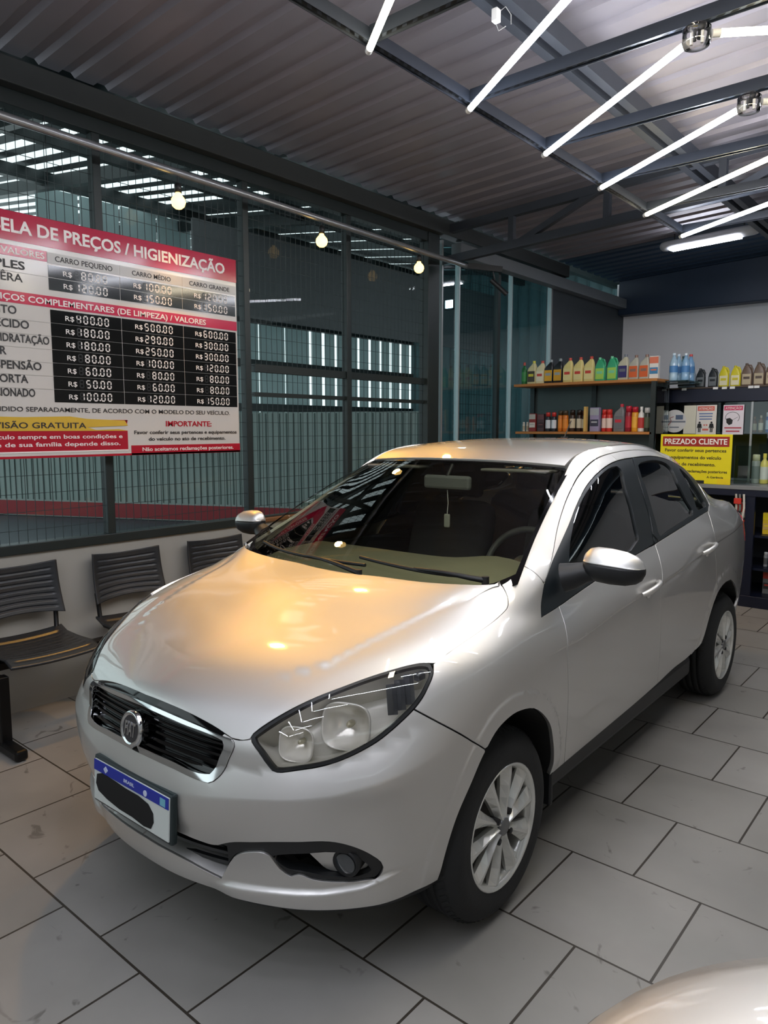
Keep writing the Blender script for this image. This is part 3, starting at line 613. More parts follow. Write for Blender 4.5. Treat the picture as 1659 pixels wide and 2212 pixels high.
# ------------------------------------------------------------------ price board hung on the partition
BX = -2.40; Yd, Zd = (0, 1, 0), (0, 0, 1)
t = thing('price_board', 'large white and crimson price board hanging on the mesh partition at left', 'sign', (BX, 1.0, 1.40))
def P(y, z, d=0.0): return (d, y - 1.0, z - 1.40)
Y0, Y1 = -.15, 2.127
M_bwhite = mat('board_white', '#d6d1cb', .14, var=.02); M_crim = mat('board_crimson', '#b5113c', .14, var=.04); M_pnk = mat('board_pink', '#c8234c', .14); M_gry = mat('board_grey', '#b9b6b1', .28); M_blk2 = mat('board_black', '#0d0e0f', .10); M_cred = mat('board_red', '#b40d2a', .3); M_gold = mat('board_gold', '#d9b23c', .35); M_txt = mat('board_ink', '#2b2a2c', .5); M_wt = mat('board_white_ink', '#f2ece8', .4); M_off = mat('segment_off', '#26292a', .3)
MB().box(P((Y0 + Y1) / 2, 2.03, -.012), (.022, Y1 - Y0, 1.262), bev=.003).build('panel', M_bwhite, t)
def rect(y0, y1, z0, z1, m, name, d=.0): return MB().box(P((y0 + y1) / 2, (z0 + z1) / 2, d), (.003, y1 - y0, z1 - z0)).build(name, m, t)
rect(Y0, Y1, 2.515, 2.661, M_crim, 'title_band'); rect(Y0, .868, 2.438, 2.492, M_crim, 'heading_cell')
for a, b in ((.870, 1.284), (1.288, 1.703), (1.707, 2.119)): rect(a, b, 2.433, 2.490, M_gry, 'heading_cell')
for a, b in ((.872, 1.284), (1.288, 1.703), (1.707, 2.112)):
    for z in (2.424, 2.358): rect(a, b, z - .063, z, M_blk2, 'price_cell')
    for k in range(7): rect(a, b, 2.192 - .0705 * (k + 1) + .002, 2.192 - .0705 * k, M_blk2, 'price_cell')
rect(Y0, 2.122, 2.203, 2.262, M_pnk, 'heading_band')
for z in (2.36,) + tuple(2.192 - .0705 * k for k in range(1, 7)): rect(Y0, .868, z - .001, z + .001, M_gry, 'rule')
def tx(s_, y, z, h, m, wd=None, al='L', bold=.015, d=.0018): return lettering(s_, P(y, z, d), Yd, Zd, h, m, t, width=wd, align=al, bold=bold)
tx('TABELA DE PREÇOS / HIGIENIZAÇÃO', 2.033, 2.558, .062, M_wt, 1.567, 'R', .025)
tx('SERVIÇOS / VALORES', .855, 2.450, .030, M_wt, .50, 'R'); tx('CARRO PEQUENO', 1.077, 2.448, .028, M_txt, .33, 'C', .005); tx('CARRO MÉDIO', 1.495, 2.448, .026, M_txt, .26, 'C', .005); tx('CARRO GRANDE', 1.913, 2.448, .026, M_txt, .31, 'C', .005)
tx('SIMPLES', .75, 2.377, .040, M_txt, .27, 'R'); tx('COM CÊRA', .735, 2.312, .040, M_txt, .32, 'R', .0)
tx('SERVIÇOS COMPLEMENTARES (DE LIMPEZA) / VALORES', 1.875, 2.216, .031, M_wt, 1.38, 'R')
for s_, y, z, wd in (('HIGIENIZAÇÃO DO ASSENTO', .695, 2.147, .75), ('ASSENTO DE TECIDO', .755, 2.078, .55), ('COURO/HIDRATAÇÃO', .858, 2.005, .46), ('MOTOR', .633, 1.938, .2), ('SUSPENSÃO', .809, 1.867, .30), ('PORTA', .735, 1.797, .17), ('AR CONDICIONADO', .768, 1.726, .42)): tx(s_, y, z, .040, M_txt, wd, 'R')
SEG = {'0': 'abcdef', '1': 'bc', '2': 'abged', '3': 'abgcd', '4': 'fgbc', '5': 'afgcd', '6': 'afgedc', '7': 'abc', '8': 'abcdefg', '9': 'abcdfg', ' ': ''}
def digits(s_, y, z, h, pitch):
    """seven segment figures; unlit segments stay dark"""
    on = MB(); w = h * .52; k = .0
    for ch in s_:
        if ch in '.,': on.box(P(y + k - pitch * .12, z + .003, .0022), (.0015, .006, .008)); k += pitch * .12; continue
        segs = {'a': (w / 2, h, w, 0), 'g': (w / 2, h / 2, w, 0), 'd': (w / 2, 0, w, 0), 'f': (0, h * .75, 0, h / 2), 'b': (w, h * .75, 0, h / 2), 'e': (0, h * .25, 0, h / 2), 'c': (w, h * .25, 0, h / 2)}
        off = MB()
        for n_, (a, b, lw, lh) in segs.items():
            lit = n_ in SEG[ch]; g_ = .005 if lit else .003
            (on if lit else off).box(P(y + k + a, z + b, .0022 if lit else .002), (.0015, max(lw - g_, .0065), max(lh - g_, .0065)))
        if off.V: off.build('unlit_digit', M_off, t)
        k += pitch
    on.build('price_digits', M_wt, t)
rows1 = [('80.80', '100.00', '120.00'), ('120.00', '150.00', '150.00')]
rows2 = [('400.00', '500.00', '600.00'), ('180.00', '290.00', '300.00'), ('180.00', '250.00', '300.00'), ('80.00', '100.00', '120.00'), ('60.00', '80.00', '80.00'), ('50.00', '60.00', '80.00'), ('100.00', '120.00', '150.00')]
def price_row(vals, z):
    for (y, v) in zip((.952, 1.372, 1.792), vals):
        tx('R$', y, z + .004, .026, M_wt, .050, 'L', .005); digits(v.rjust(6), y + .066, z, .040, .040)
for i, v in enumerate(rows1): price_row(v, 2.373 - .066 * i)
for i, v in enumerate(rows2): price_row(v, 2.192 - .0705 * (i + 1) + .016)
tx('SERVIÇO VENDIDO SEPARADAMENTE, DE ACORDO COM O MODELO DO SEU VEÍCULO.', 2.048, 1.648, .024, M_txt, 1.72, 'R', .005)
MB().prism([(Y0 - 1.0, .145), (.30, .145), (.24, .155), (.10, .15), (.05, .165), (.30, .175), (.28, .205), (.05, .212), (-.05, .225), (-.3, .218), (Y0 - 1, .226)], .002, axes((0.0015, 0, 0), Yd, Zd)).build('torn_gold_band', M_gold, t)
rect(Y0, 1.297, 1.436, 1.545, M_cred, 'red_box'); rect(Y0, 1.297, 1.428, 1.436, M_wt, 'rule', .001); rect(1.20, 1.297, 1.588, 1.608, M_cred, 'red_box'); rect(1.06, 1.30, 1.600, 1.606, M_cred, 'red_box')
tx('REVISÃO GRATUITA', 1.042, 1.560, .030, M_txt, .56, 'R', .015, .004)
tx('Manter seu veículo sempre em boas condições e', 1.262, 1.503, .022, M_wt, 1.0, 'R'); tx('segurança e de sua família depende disso.', 1.247, 1.462, .022, M_wt, .93, 'R')
tx('IMPORTANTE:', 1.727, 1.572, .032, M_cred, .34, 'C', .02); tx('Favor conferir seus pertences e equipamentos', 1.72, 1.525, .021, M_txt, .76, 'C'); tx('do veículo no ato de recebimento.', 1.72, 1.485, .021, M_txt, .57, 'C')
rect(1.318, Y1, 1.401, 1.458, M_cred, 'red_box'); rect(Y0, Y1, 1.400, 1.412, M_cred, 'red_box'); tx('Não aceitamos reclamações posteriores.', 1.73, 1.423, .022, M_wt, .68, 'C')
for y in (.90, 1.9): MB().cyl(P(y, 2.66, -.012), P(y, 3.2, -.012), .002, 6).build('hanging_wire', M_dark_metal, t)
# ------------------------------------------------------------------ bench of slatted plastic chairs
M_seat = mat('chair_plastic', '#2c2f33', .30, var=.1, scale=20, bump=.1, bscale=150)
M_leg = mat('chair_steel', '#0d0e10', .4, .3)
def ribbed(nu, nv, fn, m, name, parent, th=.012):
    """thin curved shell with horizontal ribs cut as geometry"""
    V = []; F = []
    for j in range(nv + 1):
        for i in range(nu + 1): V.append(fn(i / nu, j / nv, 0))
    n = len(V)
    for j in range(nv + 1):
        for i in range(nu + 1): V.append(fn(i / nu, j / nv, th))
    A = lambda i, j, k=0: k * n + j * (nu + 1) + i
    for j in range(nv):
        for i in range(nu):
            F.append((A(i, j), A(i + 1, j), A(i + 1, j + 1), A(i, j + 1))); F.append((A(i, j, 1), A(i, j + 1, 1), A(i + 1, j + 1, 1), A(i + 1, j, 1)))
    for i in range(nu): F.append((A(i, 0), A(i, 0, 1), A(i + 1, 0, 1), A(i + 1, 0))); F.append((A(i, nv), A(i + 1, nv), A(i + 1, nv, 1), A(i, nv, 1)))
    for j in range(nv): F.append((A(0, j), A(0, j + 1), A(0, j + 1, 1), A(0, j, 1))); F.append((A(nu, j), A(nu, j, 1), A(nu, j + 1, 1), A(nu, j + 1)))
    return mesh_obj(name, V, F, m, parent, smooth=True)
def rib(u, v, n, a):
    if u < .09 or u > .91 or v < .1 or v > .93: return 0
    return a if (v * n) % 1 > .72 else 0
def make_chair():
    o = thing('linked_chair', '', 'chair', (-2.2, 0, 0), 0, 'linked waiting chairs')
    W = .46
    def back(u, v, k):
        y = (u - .5) * W * (1 - .05 * v); c = 4 * (u - .5) ** 2
        z = .545 + .27 * v + .018 * c * v + .02 * (1 - c) * (1 - v) + .0; x = -.205 - .055 * v + .045 * c - .012 * math.sin(v * 3.14) - (k) - rib(u, v, 8, .006) * (0 if k else 1)
        return (x, y, z)
    ribbed(44, 60, back, M_seat, 'backrest', o)
    def seat(u, v, k):
        y = (u - .5) * W * (1 - .03 * v); c = 4 * (u - .5) ** 2
        x = .215 - .42 * v; z = .435 + .012 * c - .03 * max(0, .18 - v) / .18 - .01 * math.sin(v * 3.14) - k - rib(u, v, 9, .006) * (0 if k else 1) + .02 * max(0, v - .85) / .15
        return (x, y, z)
    ribbed(44, 60, seat, M_seat, 'seat', o)
    for s_ in (-1, 1):
        MB().tube([(-.03, s_ * .175, .40), (-.17, s_ * .185, .41), (-.205, s_ * .195, .45), (-.215, s_ * .20, .56), (-.225, s_ * .20, .60)], .013, 10).build('back_support', M_leg, o)
    MB().box((-.0, 0, .405), (.26, .36, .02), bev=.004).build('seat_frame', M_leg, o)
    return o
chair = make_chair()
spots = [(-.03, 'black slatted waiting chair leftmost of the row, cut by the left photo edge'), (.63, 'black slatted waiting chair with its whole seat in view below the price board'), (1.28, 'black slatted waiting chair half hidden behind the car bonnet corner'), (1.93, 'black slatted waiting chair farthest along the wall, only its back top showing')]
for i, (y, lb) in enumerate(spots):
    o = chair if i == 0 else copy_tree(chair)
    o.location = (-2.215, y, 0); o['label'] = lb
t = thing('chair_beam', 'black steel floor beam with feet carrying the row of waiting chairs', 'beam', (-2.215, .9, 0))
MB().box((0, .05, .375), (.06, 2.75, .04), bev=.004).build('beam', M_leg, t)
for y in (-.53, .71):
    MB().box((.175, y + .0, .20), (.055, .05, .35), bev=.004).build('leg', M_leg, t)
    MB().box((.10, y, .345), (.20, .045, .04), bev=.004).build('leg_arm', M_leg, t)
    MB().box((.10, y, .03), (.52, .06, .05), bev=.012).build('foot', M_leg, t)

# ------------------------------------------------------------------ parked silver saloon: trimmed spline surfaces
def _spl(t,y,x):
    """C2 natural cubic spline; t knots (n,), y (n,...) values, x query"""
    n=len(t); h=np.diff(t); A=np.zeros((n,n)); y2=y.reshape(n,-1); b=np.zeros_like(y2)
    A[0,0]=A[-1,-1]=1
    for i in range(1,n-1):
        A[i,i-1]=h[i-1];A[i,i]=2*(h[i-1]+h[i]);A[i,i+1]=h[i]
        b[i]=6*((y2[i+1]-y2[i])/h[i]-(y2[i]-y2[i-1])/h[i-1])
    M=np.linalg.solve(A,b)
    k=np.clip(np.searchsorted(t,x)-1,0,n-2); hk=h[k][:,None]
    a=(t[k+1]-x)[:,None]/hk; c=(x-t[k])[:,None]/hk
    r=a*y2[k]+c*y2[k+1]+((a**3-a)*M[k]+(c**3-c)*M[k+1])*hk**2/6
    return r.reshape((len(x),)+y.shape[1:])
class Net:
    """net[row][col] of 3D points; u along columns, v along rows (both in knot units)"""
    def __init__(s,net,mirror0=0):
        P=np.array(net,float); s.m=0
        if mirror0: # prepend mirrored columns for symmetry at x=0
            Q=P[:,1:1+mirror0][:,::-1].copy(); Q[...,0]*=-1; P=np.concatenate([Q,P],1); s.m=Q.shape[1]
        s.P=P
        d=np.linalg.norm(np.diff(P,axis=1),axis=2).mean(0); s.tu=np.concatenate([[0],np.cumsum(d)]); s.tu-=s.tu[s.m]
        d=np.linalg.norm(np.diff(P,axis=0),axis=2).mean(1); s.tv=np.concatenate([[0],np.cumsum(d)])
        # pre-fit dense table
        s.nu,s.nv=400,200
        s.gu=np.linspace(s.tu[0],s.tu[-1],s.nu); s.gv=np.linspace(s.tv[0],s.tv[-1],s.nv)
        t=_spl(s.tv,P,s.gv)                       # nv x ncol x 3
        s.T=_spl(s.tu,t.transpose(1,0,2),s.gu).transpose(1,0,2)   # nv,nu,3
        s.disp=None
    def base(s,u,v):
        u=np.atleast_1d(np.asarray(u,float));v=np.atleast_1d(np.asarray(v,float))
        # bicubic (catmull-rom) lookup in dense table -> smooth
        fu=np.clip((u-s.gu[0])/(s.gu[1]-s.gu[0]),0,s.nu-1.0001); fv=np.clip((v-s.gv[0])/(s.gv[1]-s.gv[0]),0,s.nv-1.0001)
        iu=fu.astype(int);iv=fv.astype(int);a=fu-iu;b=fv-iv
        def w(t): return np.stack([-.5*t+t*t-.5*t**3,1-2.5*t*t+1.5*t**3,.5*t+2*t*t-1.5*t**3,-.5*t*t+.5*t**3],1)
        wu,wv=w(a),w(b); r=0
        for j in range(4):
            for i in range(4):
                r=r+(wv[:,j]*wu[:,i])[:,None]*s.T[np.clip(iv+j-1,0,s.nv-1),np.clip(iu+i-1,0,s.nu-1)]
        return r
    def normal0(s,u,v,e=.004):
        u=np.atleast_1d(u);v=np.atleast_1d(v)
        du=s.base(u+e,v)-s.base(u-e,v); dv=s.base(u,v+e)-s.base(u,v-e)
        n=np.cross(du,dv); return n/np.maximum(np.linalg.norm(n,axis=1),1e-9)[:,None]
    def ev(s,u,v):
        p=s.base(u,v)
        if s.disp is not None: p=p+s.normal0(u,v)*s.disp(p,np.atleast_1d(u),np.atleast_1d(v))[:,None]
        return p
    def normal(s,u,v,e=.002):
        u=np.atleast_1d(np.asarray(u,float));v=np.atleast_1d(np.asarray(v,float))
        if s.disp is None: return s.normal0(u,v)
        du=s.ev(u+e,v)-s.ev(u-e,v); dv=s.ev(u,v+e)-s.ev(u,v-e)
        n=np.cross(du,dv); return n/np.maximum(np.linalg.norm(n,axis=1),1e-9)[:,None]

import numpy as np
# columns of the body net: each is a list r0..r12
c = []
c.append([(0,-.68,.20),(0,-.772,.25),(0,-.785,.35),(0,-.80,.47),(0,-.79,.59),(0,-.778,.68),(0,-.765,.735),(0,-.735,.785),(0,-.68,.815),(0,-.6,.847),(0,-.5,.88),(0,-.42,.90),(0,-.35,.918)])
c.append([(.2,-.665,.2),(.2,-.757,.25),(.2,-.77,.35),(.2,-.785,.47),(.2,-.777,.59),(.2,-.762,.675),(.2,-.748,.728),(.2,-.71,.78),(.2,-.655,.815),(.2,-.575,.85),(.2,-.48,.883),(.2,-.4,.905),(.2,-.33,.922)])
c.append([(.385,-.61,.2),(.395,-.70,.25),(.40,-.712,.35),(.40,-.735,.47),(.40,-.733,.585),(.40,-.722,.665),(.40,-.705,.72),(.385,-.655,.775),(.37,-.595,.815),(.355,-.515,.85),(.34,-.43,.885),(.33,-.36,.905),(.32,-.29,.925)])
c.append([(.51,-.53,.2),(.535,-.63,.25),(.545,-.64,.35),(.55,-.665,.47),(.552,-.668,.575),(.55,-.658,.66),(.542,-.635,.735),(.522,-.595,.80),(.50,-.54,.845),(.478,-.465,.878),(.457,-.39,.902),(.44,-.32,.921),(.425,-.255,.938)])
c.append([(.62,-.44,.2),(.65,-.525,.25),(.665,-.535,.35),(.675,-.555,.47),(.676,-.56,.565),(.672,-.545,.655),(.66,-.505,.745),(.635,-.455,.825),(.605,-.405,.872),(.577,-.345,.90),(.552,-.285,.921),(.53,-.23,.937),(.51,-.18,.951)])
c.append([(.71,-.33,.2),(.745,-.36,.25),(.765,-.37,.35),(.782,-.385,.47),(.79,-.39,.555),(.786,-.38,.65),(.768,-.35,.75),(.737,-.31,.843),(.70,-.255,.898),(.667,-.2,.925),(.637,-.15,.943),(.612,-.1,.957),(.59,-.06,.968)])
c.append([(.74,-.15,.2),(.78,-.17,.26),(.798,-.18,.37),(.815,-.19,.49),(.825,-.19,.58),(.827,-.19,.67),(.818,-.17,.775),(.785,-.145,.865),(.735,-.115,.915),(.70,-.078,.94),(.672,-.042,.957),(.647,-.008,.971),(.625,.03,.983)])
c.append([(.74,.05,.2),(.78,.05,.28),(.80,.05,.40),(.822,.05,.52),(.832,.05,.61),(.837,.05,.70),(.829,.055,.79),(.80,.06,.878),(.752,.07,.935),(.718,.085,.966),(.692,.1,.987),(.667,.115,1.004),(.64,.13,1.017)])
c.append([(.735,.2,.19),(.775,.2,.30),(.80,.2,.42),(.82,.2,.54),(.832,.2,.635),(.838,.2,.72),(.832,.2,.81),(.803,.2,.89),(.765,.205,.94),(.738,.21,.98),(.713,.215,1.01),(.69,.22,1.03),(.668,.23,1.042)])
def side(y,z1,zs,top,xw=(.725,.783,.806,.822,.833,.839,.837,.815)):
    # zs = z of crease row r6, top = r8..r12
    zb=top[0][2]
    z=[.2,z1]+[z1+(zs-z1)*k for k in (.21,.42,.62,.81)]+[zs,zs+(zb-zs)*.55]
    return [(x,y,zz) for x,zz in zip(xw,z)]+list(top)
c.append(side(.42,.335,.815,[(.778,.42,.948),(.745,.425,1.02),(.71,.43,1.07),(.672,.435,1.105),(.632,.44,1.138)]))
c.append(side(.72,.342,.842,[(.778,.72,.985),(.742,.73,1.09),(.70,.745,1.185),(.648,.76,1.25),(.575,.775,1.313)]))
c.append(side(1.0,.348,.862,[(.777,1.0,1.015),(.737,1.0,1.14),(.695,1.0,1.255),(.635,1.0,1.355),(.53,1.0,1.43)]))
c.append(side(1.4,.355,.885,[(.776,1.4,1.058),(.735,1.4,1.17),(.69,1.4,1.29),(.62,1.4,1.405),(.525,1.4,1.475)]))
c.append(side(1.8,.36,.92,[(.775,1.8,1.097),(.735,1.8,1.19),(.69,1.8,1.295),(.62,1.8,1.4),(.52,1.8,1.47)]))
c.append(side(2.15,.34,.955,[(.77,2.15,1.125),(.733,2.15,1.19),(.69,2.15,1.27),(.62,2.15,1.35),(.515,2.15,1.425)]))
c.append(side(2.5,.32,.975,[(.757,2.5,1.098),(.722,2.5,1.116),(.68,2.5,1.152),(.618,2.5,1.236),(.52,2.5,1.325)],(.725,.775,.8,.818,.83,.835,.83,.80)))
c.append(side(2.85,.30,.975,[(.720,2.85,1.092),(.687,2.85,1.112),(.65,2.85,1.118),(.59,2.85,1.112),(.52,2.85,1.11)],(.70,.75,.77,.785,.795,.797,.782,.757)))
c.append(side(3.13,.30,.95,[(.645,3.10,1.055),(.605,3.09,1.072),(.565,3.08,1.08),(.515,3.08,1.085),(.45,3.08,1.088)],(.64,.68,.705,.72,.725,.725,.712,.685)))
c.append([(.5,3.25,.2),(.53,3.3,.3),(.55,3.33,.42),(.55,3.35,.54),(.55,3.35,.66),(.55,3.34,.8),(.54,3.33,.93),(.53,3.31,1.02),(.5,3.28,1.06),(.47,3.25,1.075),(.44,3.22,1.085),(.40,3.19,1.09),(.36,3.15,1.10)])
c.append([(0,3.3,.2),(0,3.36,.3),(0,3.40,.42),(0,3.42,.54),(0,3.42,.66),(0,3.41,.8),(0,3.39,.93),(0,3.37,1.02),(0,3.33,1.06),(0,3.28,1.08),(0,3.24,1.09),(0,3.2,1.10),(0,3.15,1.105)])
BODY=[[col[r] for col in c] for r in range(13)]
# hood: rows by y, cols by x (z height field)
ends=[(0,.08,1.02),(.19,.09,1.021),(.35,.105,1.023),(.47,.125,1.027),(.55,.15,1.031),(.60,.165,1.035),(.63,.18,1.038),(.65,.19,1.040),(.67,.205,1.043)]
HOOD=[]
for r in range(6,13): HOOD.append([c[k][r] for k in range(9)])
mid=[]
for k in range(9):
    a=c[k][12]; e=ends[k]; mid.append(tuple((a[i]+e[i])/2+(.008*(1-k/8) if i==2 else 0) for i in range(3)))
HOOD.append(mid); HOOD.append(ends)
ext=[]
for k in range(9):
    e=ends[k]; ext.append((e[0],e[1]+.05,e[2]+.008))
HOOD.append(ext)
# windshield: rows bottom->top, cols x from 0
WS=[]
bot=[(0,.02,.955),(.2,.03,.957),(.38,.06,.962),(.52,.105,.972),(.62,.14,.99),(.69,.185,1.012),(.735,.222,1.035)]
top=[(0,.865,1.418),(.17,.868,1.4165),(.32,.877,1.412),(.43,.893,1.405),(.50,.91,1.399),(.540,.925,1.393),(.572,.942,1.386)]
for t in (0,.25,.5,.75,1.0):
    WS.append([tuple(b+(a-b)*t+(.06*t*(1-t) if i==2 else (-.06*t*(1-t) if i==1 else 0))*1.0 for i,(b,a) in enumerate(zip(p,q))) for p,q in zip(bot,top)])
# roof rows front->rear
RF=[]
def rrow(yc,zc,xe,ye,ze):
    out=[]
    for f in (0,.3,.55,.75,.9,1.0):
        out.append((xe*f, yc+(ye-yc)*f**2, zc+(ze-zc)*f**2.4))
    return out
RF.append(rrow(.865,1.421,.537,.928,1.396)); RF.append(rrow(1.0,1.455,.532,1.02,1.433)); RF.append(rrow(1.2,1.483,.528,1.2,1.460))
RF.append(rrow(1.5,1.503,.524,1.5,1.479)); RF.append(rrow(1.8,1.505,.52,1.8,1.475)); RF.append(rrow(2.1,1.487,.516,2.1,1.435)); RF.append(rrow(2.3,1.455,.517,2.3,1.388))
# rear window rows
RW=[]
RW.append(rrow(2.3,1.455,.517,2.3,1.388)); RW.append(rrow(2.5,1.37,.52,2.5,1.332)); RW.append(rrow(2.68,1.245,.52,2.66,1.225)); RW.append(rrow(2.86,1.125,.52,2.80,1.12))
TL=[]
TL.append(rrow(2.83,1.125,.53,2.80,1.115)); TL.append(rrow(2.95,1.122,.52,2.93,1.105)); TL.append(rrow(3.08,1.112,.47,3.07,1.085)); TL.append(rrow(3.18,1.10,.40,3.16,1.075))
# fair the bonnet: pull its heights onto one smooth polynomial
_P=np.array([p for r in HOOD[1:9] for p in r])
def _hb(x,y):
    X=x*x; return np.stack([X**i*y**j for i in range(4) for j in range(5) if i+j*0.6<=4.0],1)
_c=np.linalg.lstsq(_hb(_P[:,0],_P[:,1]),_P[:,2],rcond=None)[0]
for _r in range(1,10):
    _q=np.array(HOOD[_r]); _z=_hb(_q[:,0],_q[:,1])@_c
    if _r==9: _z=_z*.0+np.array([p[2] for p in HOOD[8]])+.008
    HOOD[_r]=[(float(a),float(b),float(z)) for (a,b,_),z in zip(_q,_z)]

